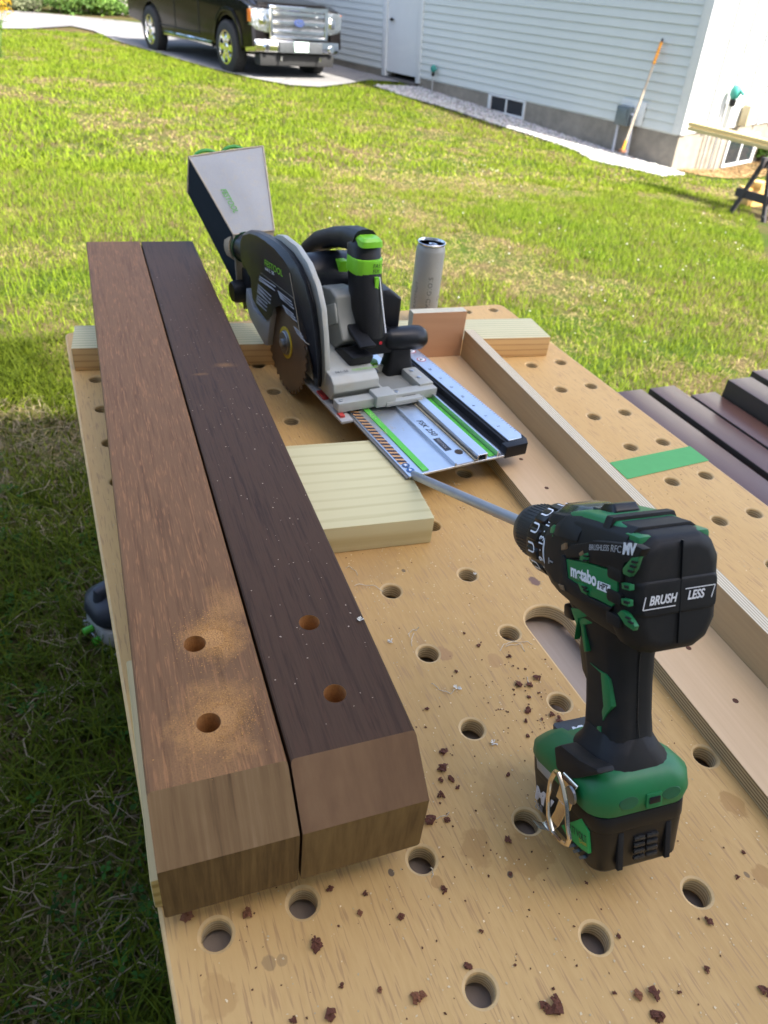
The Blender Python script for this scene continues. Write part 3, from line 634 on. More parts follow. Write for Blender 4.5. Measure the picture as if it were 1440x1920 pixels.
# bumper
bp = []
for x in (-.94,-.90,-.6,-.3,.3,.6,.90,.94):
    y = -.74 if abs(x) > .93 else (-.91 if abs(x) > .85 else -.97-.02*(abs(x) < .5)); bp.append([(x, y+.10, .40), (x, y, .43), (x, y-.015, .52), (x, y, .60), (x, y+.10, .625)])
MB().rings(bp, True, True).build('bumper', CHR, tk, bevel=.008, auto=50)
MB().box(-.46, -.17, -1.035, -.97, .43, .59).box(.17, .46, -1.035, -.97, .43, .59).box(-.17, .17, -1.012, -.97, .42, .46).build('bumper_insert', plain('grey_insert', (.06,.065,.07), .5), tk, bevel=.01)
MB().box(-.80, .80, -.92, -.70, .22, .40).build('air_dam', DRK, tk, bevel=.03)
pl = MB().box(-.155, .155, -1.040, -1.030, .445, .60).build('licence_plate', plain('plate_pale', (.50,.62,.56), .4, 0, .12, 12), tk, bevel=.004)
m = MB()
for x in (-.11,-.065,-.02,.035,.075,.115): m.box(x-.013, x+.013, -1.043, -1.0405, .485, .55)
m.build('plate_marks', plain('plate_ink', (.10,.28,.20), .5), pl)
MB().box(-.45, .45, .3, WB+1.0, .28, .60).build('chassis', DRK, tk, bevel=.03)
MB().box(-.85, .85, -.06, .06, .32, .42).build('axle', DRK, tk); MB().box(-.85, .85, WB-.06, WB+.06, .32, .42).build('axle', DRK, tk)
MB().prism([(0,0),(0,0)] if 0 else [(.92,.72),(.92,.60),(.985,.60),(.985,.72)], .75, 1.0, 1).build('fender_badge', CHR, tk)
for sx in (-1, 1):
    for y0, y1 in ((1.15, 2.22), (2.24, 3.3)):
        MB().box(*sorted((sx*.952, sx*.957)), y0, y1, .52, .54).box(*sorted((sx*.952, sx*.957)), y0, y0+.012, .5, 1.28).build('door_seam', DRK, tk)
        MB().box(*sorted((sx*.955, sx*.99)), y1-.26, y1-.08, 1.10, 1.135).build('door_handle', CHR, tk, bevel=.008)
# ================================================================== sawhorse with pale boards, right edge
PINE = grain('pine_lumber', [(.50,.36,.14),(.66,.50,.22),(.55,.40,.17)], 1, 90, .03, 7, .6, .2)
base = ong(1436, 414); zt = base.z+.62
tip = onz(1301, 236, zt+.02); rt_ = onz(1475, 278, zt+.02); ld = (rt_-tip); ld.z = 0; ld.normalize(); lp = Vector((-ld.y, ld.x, 0))
if lp.y > 0: lp = -lp
for k, (off, up, dx, lb) in enumerate(((0, .00, .02, 'lower pale lumber board on the dark sawhorse at the right edge'), (.015, .042, .0, 'upper pale lumber board on the dark sawhorse'), (.15, .0, .10, 'rear pale lumber board lying flat on the sawhorse'))):
    Mx = frame(tip + ld*dx - lp*off*1 + Vector((0,0,up)), lp, ld, (0,0,1))
    o = MB().box(-.0, .135, 0, 3.2, -.038, 0).build('lumber_board', PINE, None, bevel=.003); o.matrix_world = Mx; tag(o, lb, 'lumber', 'lumber boards on the sawhorse')
SHB = plain('dark_stained_wood', (.035,.03,.03), .7, 0, .2, 30)
sc_ = tip + ld*1.22; sh_ = thing('sawhorse', 'dark wooden sawhorse carrying pale boards at the right edge', 'sawhorse', frame((sc_.x, sc_.y, base.z), lp, ld, (0,0,1)))
hgt = zt-base.z-.04
MB().box(-.48, .48, -.02, .02, hgt-.10, hgt).build('beam', SHB, sh_, bevel=.004)
for sx in (-1, 1):
    for sy in (-1, 1):
        MB().prism([(-.02,0),(.02,0),(.02,.04),(-.02,.04)], 0, 1, 2, frame((sx*.42, sy*.20, -.02), (1,0,0), (0,1,0), (0, -sy*.17, hgt))).build('leg', SHB, sh_)
    MB().box(sx*.42-.012, sx*.42+.012, -.2, .2, .17, .25).build('brace', SHB, sh_)
q = ong(1405, 385)
for i, (dx, dy, dz, w, h, rz_, lb) in enumerate(((0,0,.0,.16,.10,.2,'bottom yellow timber offcut stacked under the sawhorse'),(-.02,.02,.10,.14,.09,-.3,'middle yellow timber offcut under the sawhorse'),(.03,.0,.19,.10,.07,.5,'topmost yellow timber offcut under the sawhorse'))):
    o = MB().box(-w, w, -.06, .06, 0, h).build('timber_offcut', grain('yellow_offcut', [(.55,.30,.07),(.68,.46,.16)], 0, 70, .05), None, bevel=.004); o.matrix_world = Tr(q.x+dx, q.y+dy, q.z+dz, rz_); tag(o, lb, 'wood block', 'timber offcuts under the sawhorse')
x, y = ong(1428, 305).x, ong(1428, 305).y; bush(x, y, .28, .16, (.13,.25,.04), 'small green weed at the end wall behind the sawhorse', 41, 260)
# ================================================================== workbench with its grid of dog holes
def ply_extra(spots):
    def f(t, col):
        for (x, y, rx, ry, c, a) in spots:
            v = t.coord((1/rx, 1/ry, 1), kind='Object', off=(-x/rx, -y/ry, 0)); n_ = t.noise(t.coord(), 55, 3, .6)
            l = t.n('VectorMath'); l.operation = 'LENGTH'; s = t.n('VectorMath'); s.operation = 'MULTIPLY'; s.inputs[1].default_value = (1, 1, 0)
            t.l(v, s.inputs[0]); t.l(s.outputs[0], l.inputs[0])
            d = t.math('ADD', l.outputs['Value'], t.math('MULTIPLY', t.math('SUBTRACT', n_, .5), 1.5))
            col = t.mix(t.ramp(d, [(.82, (a, a, a)), (1.0, (0, 0, 0))]), col, c)
        return col
    return f
def spot(px, py, r, c, a=.5, asp=1.0, z=0):
    p = onz(px, py, z); k = r*.0005; return (p.x, p.y, k*1.0, k*1.25*asp, c, a)
GLU = (.34,.17,.05,1); DKS = (.06,.05,.05,1); PUR = (.10,.05,.07,1)
spots = [spot(893,1588,26,GLU,.40), spot(985,1605,44,GLU,.36,.7), spot(820,1655,9,GLU,.5), spot(1372,1508,22,GLU,.5), spot(1432,1645,18,GLU,.5), spot(965,1500,60,GLU,.22), spot(1400,1640,5,DKS,.6),
         spot(833,1140+85,16,(.36,.18,.09,1),.5), spot(1003,1090,16,PUR,.75), spot(757,1070,5,DKS,.7), spot(410,1870,24,GLU,.28), spot(505,1805,9,DKS,.35), spot(529,1800,8,DKS,.3), spot(734,1636,5,DKS,.8), spot(957,1640,5,DKS,.8),
         spot(1340,1035,8,(.25,.2,.2,1),.4), spot(1050,1330,40,(.42,.24,.09,1),.35,1.5), spot(930,1240,16,(.36,.18,.08,1),.35), spot(640,1060,150,(.40,.24,.10,1),.35,.5), spot(620,720,120,(.42,.25,.10,1),.3,1.0)]
PLY = grain('birch_plywood_face', [(.47,.270,.085),(.62,.390,.150),(.55,.330,.115)], 1, 300, .12, 3.0, .50, .15, .80, .0003, (520, (.47,.28,.115,1)), extra=ply_extra(spots), spec=.2)
PLY2 = grain('clean_plywood_face', [(.58,.37,.18),(.67,.45,.235),(.62,.405,.205)], 1, 200, .04, 4, .5, .15, .7, .0003)
def plyedge(name, axis=2, freq=95, c1=(.42,.29,.14,1), c2=(.64,.50,.29,1)):
    t = NT(name); v = t.coord(); w = t.n('TexWave'); w.bands_direction = 'XYZ'[axis]; w.inputs['Scale'].default_value = freq; w.inputs['Distortion'].default_value = .25
    t.l(v, w.inputs['Vector']); n = t.noise(t.coord(), 220, 3)
    f = t.math('ADD', t.math('MULTIPLY', w.outputs['Fac'], .8), t.math('MULTIPLY', n, .2)); t.bump(f, .3, .0004)
    return t.out(t.ramp(f, [(.35, c1), (.6, c2)]), .7)
PEDGE = plyedge('plywood_edge'); PEDGE_L = plyedge('plywood_edge_light', 0, 95, (.42,.33,.20,1), (.70,.60,.42,1))
bench = thing('workbench', 'plywood workbench top drilled with a grid of round dog holes', 'workbench', Tr(0,0,0))
cu = bpy.data.curves.new('bench_top', 'CURVE'); cu.dimensions = '2D'; cu.fill_mode = 'BOTH'; cu.resolution_u = 1
def spl(pts):
    s = cu.splines.new('POLY'); s.points.add(len(pts)-1); s.use_cyclic_u = True
    for i, (x, y) in enumerate(pts): s.points[i].co = (x, y, 0, 1)
BX0, BX1, BY0, BY1 = -.194, .6735, -.45, 1.1465
spl(rect_round((BX1-BX0)/2, (BY1-BY0)/2, .016, 5, (BX0+BX1)/2, (BY0+BY1)/2))
S96 = .096; HCOLS = [-1.655,-1,0,1,2,3,4,5,6,6.655]; HROWS = [-4,-3,-2,-1,0,1,2,3,4,5,6,7,8,9,10,11,11.655]
for c in HCOLS:
    for r in HROWS:
        if abs(c) < 9: spl([(c*S96+.0103*math.cos(a), r*S96+.0103*math.sin(a)) for a in [2*math.pi*k/28 for k in range(28)]])
sx0, sr = .2425, .0262
spl([(sx0+sr*math.cos(a), (.288 if a <= math.pi else .190)+sr*math.sin(a)) for a in [math.pi*k/14 for k in range(15)] + [math.pi+math.pi*k/14 for k in range(15)]])
cu.extrude = .0095-.0028; cu.bevel_depth = .0028; cu.bevel_resolution = 1; cu.offset = -.0028
tmp = bpy.data.objects.new('bench_top', cu); SC.collection.objects.link(tmp)
me = bpy.data.meshes.new_from_object(tmp.evaluated_get(bpy.context.evaluated_depsgraph_get())); bpy.data.objects.remove(tmp)
zz = [v.co.z for v in me.vertices]; top_z = max(zz)
for v in me.vertices: v.co.z -= top_z
me.materials.clear(); me.materials.append(PLY); me.materials.append(PEDGE); me.materials.append(plain('hole_rim', (.60,.40,.17), .6, 0, .2, 120, .3))
for p in me.polygons:
    nz = abs(p.normal.z); p.material_index = 0 if nz > .93 else (1 if nz < .25 else 2); p.use_smooth = False
bt = bpy.data.objects.new('bench_top', me); SC.collection.objects.link(bt); bt.parent = bench
GB = grain('grey_brown_board', [(.36,.28,.21),(.46,.37,.29)], 1, 120, .06, 4, .8, .2)
MB().box(BX0+.02, BX1-.02, BY0+.02, BY1-.02, -.040, -.028).build('lower_panel', GB, bench)
DKL = grain('leg_lumber', [(.36,.24,.11),(.50,.36,.18)], 2, 80, .04, 5, .7, .2)
for x in (BX0+.06, BX1-.10):
    for y in (BY0+.10, BY1-.16): MB().box(x, x+.04, y, y+.089, -.9-.05, -.064).build('leg', DKL, bench, bevel=.003)
    MB().box(x, x+.04, BY0+.19, BY1-.17, -.62, -.53).build('stretcher', DKL, bench, bevel=.003)
for y in (BY0+.04, BY1-.06): MB().box(BX0+.02, BX1-.02, y, y+.02, -.049, -.0195).build('apron', DKL, bench)
# ---- treated lumber
TG = (.42,.39,.215,1); TL = (.58,.52,.30,1); TY = (.60,.44,.22,1); TR = (.36,.17,.06,1)
def board(name, label, cat, Mx, L, Wd, H, mats, group=None, bevel=.0025, tri=False):
    """box along local x (L) from 0; mats: top, sides, ends"""
    o = MB().box(0, L, 0, Wd, 0, H).build(name, mats, None, bevel=bevel, seg=2)
    for p in o.data.polygons:
        n = p.normal; p.material_index = 0 if n.z > .7 else (1 if abs(n.y) > .7 else (2 if abs(n.x) > .7 else 0))
    o.matrix_world = Mx; return tag(o, label, cat, group)
TT = bands('treated_face', TG, TL, 1, 34, 1.6, .75, 0, .3, lo=.2, hi=.55); TS = bands('treated_side', (.62,.40,.17,1), TR, 2, 30, 3.0, .7, 0, .3, lo=.62, hi=.98); TE = bands('treated_end', (.55,.46,.22,1), (.40,.30,.12,1), 1, 60, 4, .85, 1, .5)
TT2 = bands('pale_treated_face', (.62,.55,.30,1), (.50,.43,.21,1), 1, 15, 5.5, .8, 0, .35, lo=.62, hi=.92)
TS2 = bands('pale_treated_side', (.64,.56,.31,1), (.54,.44,.21,1), 2, 12, 5.0, .8, 0, .3, lo=.4, hi=.9)
a = onz(140, 696, 0); b = onz(1025, 668, 0); ang = math.atan2(b.y-a.y, b.x-a.x)
board('cross_board', 'green tinted treated board lying across the far end of the bench under the posts', 'board', Tr(a.x, a.y, .0002, ang), (b-a).length, .089, .038, [TT, TS, TE])
a = onz(808, 1018, 0); ang2 = math.atan2(a.y-onz(630,1038,0).y, a.x-onz(630,1038,0).x); b = onz(688, 828, .038)
board('spacer_board', 'short pale treated board with a rough sawn end beside the dark posts', 'board', Tr(a.x, a.y, .0002, ang2) @ Matrix.Translation((-.34, 0, 0)), .34, .181, .038, [TT2, TS2, TE])
# fuzzy splinters on the sawn end
m = MB(); Mx = Tr(a.x, a.y, 0, ang2)
for k in range(60):
    y = random.uniform(.002, .18); z = random.choice([.036, random.uniform(.004,.036)]); l = random.uniform(.001, .004)
    m.add([(-.001, y-.0006, z), (-.001, y+.0006, z), (l, y, z+random.uniform(-.001,.0015))], [(0,1,2)], Mx)
o = m.build('splinters', plain('splinter', (.66,.60,.38), .8)); tag(o, 'frayed splinters along the sawn end of the short pale board', 'splinters', kind='stuff')
p0 = onz(281, 1655, .038); p1 = onz(238, 1256, .038); ang3 = math.atan2(p1.y-p0.y, p1.x-p0.x)
board('edge_board', 'rough yellow board end sticking out under the left post at the bench edge', 'board', Tr(p0.x, p0.y, .0002, ang3) @ Matrix.Translation((0, -.075, 0)), .205, .075, .038,
      [bands('edge_top', (.44,.33,.15,1), (.58,.45,.22,1), 1, 20, 3, .8, 0, .5), plain('edge_side', (.66,.52,.24), .9, 0, .15, 120, .6, .001), bands('edge_end', (.62,.46,.16,1), (.42,.29,.08,1), 2, 26, 4, .85, 1, .9, lo=.4, hi=.75)], bevel=.002)
# ---- two dark hardwood posts
def beam_mats(tag_, c, dust):
    def ex(t, col):
        for (x, y, rx, ry, a) in dust:
            v = t.coord((1/rx, 1/ry, 1), off=(-x/rx, -y/ry, 0)); s = t.n('VectorMath'); s.operation = 'MULTIPLY'; s.inputs[1].default_value = (1,1,0); l = t.n('VectorMath'); l.operation = 'LENGTH'
            t.l(v, s.inputs[0]); t.l(s.outputs[0], l.inputs[0]); n_ = t.noise(t.coord(), 34, 4, .7); f_ = t.noise(t.coord(), 900, 2, .5)
            d = t.math('ADD', l.outputs['Value'], t.math('MULTIPLY', t.math('SUBTRACT', n_, .5), 1.9))
            k = t.math('MULTIPLY', t.ramp(d, [(.25, (a, a, a)), (1.05, (0,0,0))]), t.ramp(f_, [(.36, (.25,.25,.25)), (.55, (1,1,1))])); col = t.mix(k, col, (.50,.245,.075,1))
        return col
    top = grain('post_face_'+tag_, c, 1, 330, .035, 3.0, .52, .35, .5, .0004, (760, mulc(c[-1], 2.0)), extra=ex, spec=.16)
    return top
LB = [(.080,.034,.013),(.185,.094,.040),(.130,.061,.025)]; DB = [(.017,.008,.004),(.072,.038,.019),(.036,.018,.009)]
ch1 = streaks('post_chamfer_left', [(.088,.048,.019),(.165,.096,.040),(.200,.120,.052),(.240,.150,.072)], (1,.05,.05), fine=210, big=90, bm=.25)
ch2 = streaks('post_chamfer_right', [(.100,.050,.023),(.180,.100,.047),(.240,.148,.072)], (.35,.10,.10), (0,.35,.25), fine=60, big=14, band=(13, .62, (.060,.048,.038)))
en1 = streaks('post_end_left', [(.058,.032,.011),(.125,.075,.027),(.190,.120,.045)], (1,.06,.06), fine=230, big=110, bm=.25)
en2 = streaks('post_end_right', [(.095,.056,.021),(.170,.106,.040),(.230,.150,.058)], (1,.08,.10), (0,.85,0), fine=170, big=60)
ZB, HB = .0385, .0889
def post(label, nl, nr, fl, fr_, holes, mats, chw=.036):
    """near-left, near-right bottom corners and far top corners from the photograph's ground truth"""
    o = (nl+nr)/2; f = (fl+fr_)/2; d = Vector((f.x-o.x, f.y-o.y, 0)); L = d.length; d.normalize(); x = Vector((d.y, -d.x, 0))
    Mx = frame((o.x, o.y, ZB), x, d, (0,0,1)); w = .0445; sk_ = -(nr-nl).dot(d)/2   # end cut slightly off square
    k = chw; zc = HB-.031
    E = lambda x, y: y + sk_*(-x/w)
    prof = [(k, HB), (L, HB), (L, 0), (0, 0), (0, zc)]
    bm = bmesh.new(); A = [bm.verts.new((-w, E(-w, y) if y < .1 else y, z)) for y, z in prof]; B = [bm.verts.new((w, E(w, y) if y < .1 else y, z)) for y, z in prof]
    bm.faces.new(A); bm.faces.new(B[::-1])
    for i in range(5): bm.faces.new((A[i], B[i], B[(i+1) % 5], A[(i+1) % 5]))
    bmesh.ops.recalc_face_normals(bm, faces=bm.faces)
    es = [e for e in bm.edges if abs((e.verts[0].co-e.verts[1].co).normalized().y) > .98 and (e.verts[0].co-e.verts[1].co).length > .2]
    bmesh.ops.bevel(bm, geom=es, offset=.0026, segments=3, affect='EDGES', profile=.5)
    me = bpy.data.meshes.new('post'); bm.to_mesh(me); bm.free(); I = Mx.inverted(); R_ = .0083
    for m_ in mats: me.materials.append(m_)
    t2 = bpy.data.objects.new('post', me); SC.collection.objects.link(t2); cut = []
    for h in holes:
        q = I @ onz(h[0], h[1], ZB+HB); cy = MB().lathe([(R_, -.01), (R_, HB+.02)], 28, 2, Matrix.Translation((q.x, q.y, 0))).build('cut', mats)
        for p_ in cy.data.polygons: p_.material_index = 3
        md = t2.modifiers.new('b', 'BOOLEAN'); md.operation = 'DIFFERENCE'; md.object = cy; md.solver = 'EXACT'; cut.append(cy)
    me = bpy.data.meshes.new_from_object(t2.evaluated_get(bpy.context.evaluated_depsgraph_get())); bpy.data.objects.remove(t2)
    for c_ in cut: bpy.data.objects.remove(c_)
    bm = bmesh.new(); bm.from_mesh(me); bm.normal_update()
    for f_ in bm.faces:
        if f_.material_index == 3: continue
        c_ = f_.calc_center_median(); n = f_.normal
        f_.material_index = 1 if (n.y < -.3 and n.z > .3 and c_.y < k) else (2 if n.y < -.8 and c_.y < .02 else 0)
    m2 = bpy.data.meshes.new('post'); bm.to_mesh(m2); bm.free()
    for m in mats: m2.materials.append(m)
    ob = bpy.data.objects.new('hardwood_post', m2); SC.collection.objects.link(ob); ob.matrix_world = Mx
    return tag(ob, label, 'post'), Mx
z0, z1 = ZB, ZB+HB
HOLEW = plain('drilled_orange_wood', (.42,.19,.055), .9, 0, .3, 500, .5, .0005)
nl, nm, nr = onz(309,1722,z0), onz(561,1650,z0), onz(786,1584,z0)
fl, fm, fm2, fr2 = onz(161,453,z1), onz(262.5,453,z1), onz(266,452,z1), onz(360,453,z1)
g_ = (nr-nm).normalized()*.0009
# dust spots are in post-local coordinates, so resolve them through a provisional frame
def provisional(nl, nr, fl, fr_):
    o = (nl+nr)/2; f = (fl+fr_)/2; d = Vector((f.x-o.x, f.y-o.y, 0)).normalized(); return frame((o.x, o.y, ZB), (d.y, -d.x, 0), d, (0,0,1))
PL = provisional(nl, nm-g_, fl, fm); PI_ = PL.inverted(); HPQ = [PI_ @ onz(*h, z1) for h in ((365,1207),(391,1355))]; q1 = PI_ @ onz(380,1200,z1); q2 = PI_ @ onz(400,1345,z1); q3 = PI_ @ onz(430,1130, z1)
DQ = (q1.copy(), q2.copy()); PM = provisional(nm+g_, nr, fm2, fr2)
dust1 = [(q1.x+.010, q1.y, .027, .030, 1.0), (q2.x, q2.y, .034, .038, .75), (q3.x, q3.y, .020, .030, .45), (q2.x-.01, q2.y-.04, .04, .05, .25)]
top1 = beam_mats('left', LB, dust1); top2 = beam_mats('right', DB, [(.015,.62,.018,.008,.28),(-.02,.60,.012,.004,.25)])
post('reddish brown hardwood post, left of the pair, with orange drill dust', nl, nm-g_, fl, fm, [(365,1207),(391,1355)], [top1, ch1, en1, HOLEW])
post('darker blackish brown hardwood post, right of the pair, two drilled holes', nm+g_, nr, fm2, fr2, [(580,1167),(628,1300)], [top2, ch2, en2, HOLEW])
# ---- plywood jig: base, long fence, end stop
A_, B_ = onz(868,672,.018), onz(1440,1290,.018); jd = (A_-B_); jd.z = 0; jd.normalize(); jx = Vector((jd.y, -jd.x, 0)); 
e0, e1 = onz(1331,1400,0), onz(1438,1535,0)
JM = frame((B_.x, B_.y, 0), jx, jd, (0,0,1)); JI = JM.inverted(); xl = (JI @ e1).x; ye = (JI @ A_).y; JE = JI @ Vector((.3629, .9157, 0))
jig = thing('plywood_jig', 'L shaped plywood trough with a long upright fence on the bench', 'jig', JM)
o = MB().box(xl, .0, -.5, ye+.012, .0003, .018).build('base_panel', [PLY2, plyedge('jig_edge', 2, 95, (.24,.17,.08,1), (.52,.42,.24,1))], jig, bevel=.0004, seg=1)
for p in o.data.polygons: p.material_index = 0 if abs(p.normal.z) > .7 else 1
o = MB().box(.0003, .0175, -.5, ye+.012, .0003, .0655).build('fence_panel', [grain('fence_face', [(.37,.24,.115),(.49,.335,.165),(.43,.285,.14)], 1, 200, .04, 4, .55, .15, .7), PEDGE_L], jig, bevel=.0004, seg=1)
for p in o.data.polygons: p.material_index = 0 if abs(p.normal.x) > .7 else 1
STOPW = grain('red_fir_stop', [(.42,.21,.105),(.56,.31,.17),(.50,.26,.14)], 0, 26, .10, 4, .6, .2, .45)
s0 = JI @ onz(775,690,.018); o = MB().box(-.098, -.0002, ye+.0125, ye+.031, .0003, .0985).box(-.0002, .0, ye+.0125, ye+.031, .0, .01).build('end_stop', [STOPW, plain('stop_edge', (.55,.50,.36), .8, 0, .15, 90)], jig, bevel=.0005, seg=1)
for p in o.data.polygons: p.material_index = 0 if abs(p.normal.y) > .7 else 1
SCREW = plain('rusty_pilot_hole', (.10,.035,.015), .8, 0, .3, 300)
for px, py in ((1025,915),(1291,1215),(1379,1314),(873,700) if 0 else (977,861)):
    q = JI @ onz(px, py, .018); o = MB().lathe([(.0030, .0182), (.0026,.0184),(.0012,.0183)], 14).build('screw_hole', SCREW, jig); o.location = (q.x, q.y, 0)
# ---- green tape
c4 = [onz(1143,868), onz(1176,899), onz(1323,866), onz(1288,838)]
m = MB().prism([(p.x, p.y) for p in (c4[0], c4[1], Vector((.6732, c4[2].y+.001, 0)), Vector((.6732, c4[3].y, 0)))], .0004, .0008)
o = m.build('masking_tape', plain('green_tape', (.085,.36,.10), .7, 0, .08, 60, .3)); tag(o, 'strip of green masking tape across the right edge of the bench', 'tape')
# ---- slim can
CANM = plain('matte_grey_can', (.33,.335,.32), .45, .15, .05, 50, .05); ALU = plain('bare_aluminium', (.62,.66,.72), .22, 1.0, .06, 30, .05)
cb = onz(790, 606, 0); can = thing('drink_can', 'tall slim grey drink can standing open behind the saw', 'can', Tr(cb.x, cb.y, .0005, math.radians(-38)))
MB().lathe([(.004,.004),(.018,.004),(.0215,0),(.0235,.001),(.0268,.010),(.0268,.142),(.0262,.146),(.0245,.151),(.0240,.1525)], 40).build('can_body', CANM, can, smooth=True, auto=50)
lid = MB().lathe([(.0240,.1525),(.0258,.1545),(.0260,.1565),(.0252,.1572),(.0243,.1560),(.0238,.1500),(.0225,.1500),(.0222,.1515),(.001,.1517)], 40).build('can_lid', ALU, can, smooth=True, auto=40)
MB().prism([(.0085*math.cos(a)*1.1-.010, .0085*math.sin(a)) for a in [2*math.pi*k/20 for k in range(20)]], .1521, .1524).build('mouth_opening', plain('dark_opening', (.01,.01,.012), .6), lid)
m = MB(); m.rings([[(.008*math.cos(a)*k+.003, .0055*math.sin(a)*k, z) for a in [2*math.pi*j/20 for j in range(20)]] for k, z in ((1, .1528), (1, .1536), (.55, .1536), (.55, .1528))], False); m.build('pull_tab', ALU, lid)
INKC = plain('can_ink', (.10,.10,.11), .5)
def wrap(ob, r, ang0):
    for v in ob.data.vertices:
        a = ang0 + v.co.x/r; h = v.co.y; rr = r + v.co.z; v.co = (rr*math.cos(a), rr*math.sin(a), h)
for tx, sz, an, z0_ in (('HOMD\u00b7GIOIS', .0125, -.95, .018), ('GRAPEFRUIT', .009, -2.0, .03), ('C \u00b7 O', .012, -.05, .03)):
    o = text('lettering', tx, sz, INKC, can, Matrix.Rotation(math.pi/2, 4, 'Z'), ext=.00005, kern=1.15)
    for v in o.data.vertices: v.co.y += z0_
    wrap(o, .02685, an)
    for v in o.data.vertices: pass
# ---- dark posts stacked on a lower bench to the right
ZP = -.33
PD = [grain('stack_face_%d' % i, c, 1, 240, .04, 3, .34, .25, .5, .0004) for i, c in enumerate(([(.065,.026,.018),(.13,.062,.044)], [(.072,.032,.022),(.135,.068,.048)], [(.085,.036,.024),(.15,.078,.054)], [(.055,.025,.017),(.11,.056,.038)]))]
PS = plain('stack_side', (.030,.018,.010), .6, 0, .25, 30)
rows = [((1158,735),(1203,729),(1440,903),0,'dark hardwood post in the lower stack nearest the bench edge'),((1214,728),(1264,722),(1440,843),1,'second dark hardwood post from the bench in the lower stack'),
        ((1291,738),(1341,734),(1440,798),2,'third post in the lower stack, set back a little')]
pv = onz(1264,722,ZP); pw = onz(1440,843,ZP); sd_ = (pv-pw); sd_.normalize(); sx_ = Vector((sd_.y, -sd_.x, 0))
def stack_post(a, b, z, mi, label, L=1.9, h=.089, extra=0.0):
    h = .134 if z > ZP else h
    pb = onz(*b, z); Mx = frame((pb.x, pb.y, z), sx_, sd_, (0,0,1)); w = .089
    o = MB().box(-w-extra, 0, -L, 0, -h, 0).build('hardwood_post', [PD[mi], PS], None, bevel=.003, seg=2)
    for p in o.data.polygons: p.material_index = 0 if p.normal.z > .5 else 1
    o.matrix_world = Mx; tag(o, label, 'post', 'dark hardwood posts stacked beside the bench'); return o
for a, b, c, mi, lb in rows: stack_post(a, b, ZP, mi, lb)
stack_post((1366,712), (1409,706), ZP+.045, 3, 'raised dark post lying on top of the stack at the right edge')
stack_post((1410,697), (1452,690), ZP+.045, 0, 'farthest raised post of the stack, cut by the right edge of the picture')
pc = onz(1264,722,ZP)
stb = thing('low_bench', 'low timber trestle carrying the dark posts beside the workbench', 'trestle', frame((pc.x, pc.y, ZP-.0895), sx_, sd_, (0,0,1)))
for y in (-.45, -1.45):
    MB().box(-.25, .75, y, y+.06, -.09, 0).build('beam', DKL, stb, bevel=.003)
    for x in (-.20, .66): MB().box(x, x+.05, y, y+.06, -.55, -.091).build('leg', DKL, stb, bevel=.003)
# ---- machine on the ground under the left edge
sg = onz(215, 1135, -.80); gd = thing('power_sander', 'black and grey power tool standing on the shaded grass left of the bench', 'power tool', Tr(sg.x+.045, sg.y+.01, float(gz(sg.x, sg.y))+.02, math.radians(20)) @ Matrix.Scale(.86, 4))
DKP = plain('dark_blue_plastic', (.010,.013,.022), .5, 0, .2, 60, .2); GYP = plain('grey_tool_plastic', (.26,.26,.25), .5, 0, .1, 40); LIME = plain('lime_plastic', (.04,.28,.015), .4, 0, .1, 40)
m = MB().rings([[(u, v, z) for u, v in rect_round(a, b, min(a, b)*.5, 4)] for a, b, z in ((.12,.085,.0),(.125,.09,.03),(.12,.085,.07))]); m.build('base', GYP, gd, bevel=.004)
MB().box(-.128,.128,-.092,.092,-.018,.0).build('sole_plate', plain('pale_metal', (.5,.5,.5), .4, .5), gd, bevel=.003)
MB().rings([[(u-.02, v, z) for u, v in rect_round(a, b, min(a, b)*.7, 5)] for a, b, z in ((.10,.075,.071),(.112,.082,.09),(.105,.075,.13),(.07,.05,.155))]).build('housing', DKP, gd, smooth=True, auto=60)
MB().tube([(-.10,0,.10),(-.09,0,.165),(-.02,0,.185),(.07,0,.17),(.10,0,.11)], [.02,.022,.024,.022,.02], 12).build('handle', DKP, gd, smooth=True)
MB().lathe([(.004,-.022),(.012,-.020),(.012,.0),(.004,.001)], 14, 0, Matrix.Translation((-.125,-.03,.02))).lathe([(.004,-.03),(.011,-.028),(.011,.0),(.004,.001)], 14, 0, Matrix.Translation((-.125,.01,.035))).build('green_knob', LIME, gd, smooth=True)
# ================================================================== circular saw on its short guide rail
ZR = .045
a0 = onz(768, 892, ZR); gdir = Vector((-.1, .995, 0)).normalized(); gx = Vector((gdir.y, -gdir.x, 0))
SM = frame((a0.x, a0.y, 0), gx, gdir, (0,0,1))
S_ = lambda px, py, s: loc(SM, px, py, 0, s)       # point on a vertical plane parallel to the blade
Tz = lambda px, py, z: loc(SM, px, py, 2, z)
RALU = plain('anodised_rail', (.60,.63,.66), .30, .9, .06, 90, .08); GRN = plain('green_glide_strip', (.10,.50,.05), .5, 0, .12, 200, .2)
BPL = plain('black_plastic', (.009,.009,.010), .45, 0, .25, 300, .25, .0003, spec=.3); NAVY = plain('satin_black_plastic', (.007,.008,.011), .36, 0, .15, 80, .1, spec=.32)
LGP = plain('light_grey_plastic', (.36,.365,.33), .42, 0, .06, 60, .15, .0004, (.36,.31,.22,1)); MGP = plain('mid_grey_plastic', (.22,.225,.205), .45, 0, .08, 60, .15)
LIM = plain('lime_green_plastic', (.20,.55,.02), .4, 0, .08, 80, .1); WHT = plain('white_print', (.72,.72,.72), .5, 0, .03, 30, 0); BPR = plain('black_print', (.02,.02,.025), .5, 0, .03, 30, 0)
rail = thing('guide_rail', 'short silver guide rail with green glide strips under the saw', 'guide rail', SM)
WR = .185; LR = .50; zb = .0405
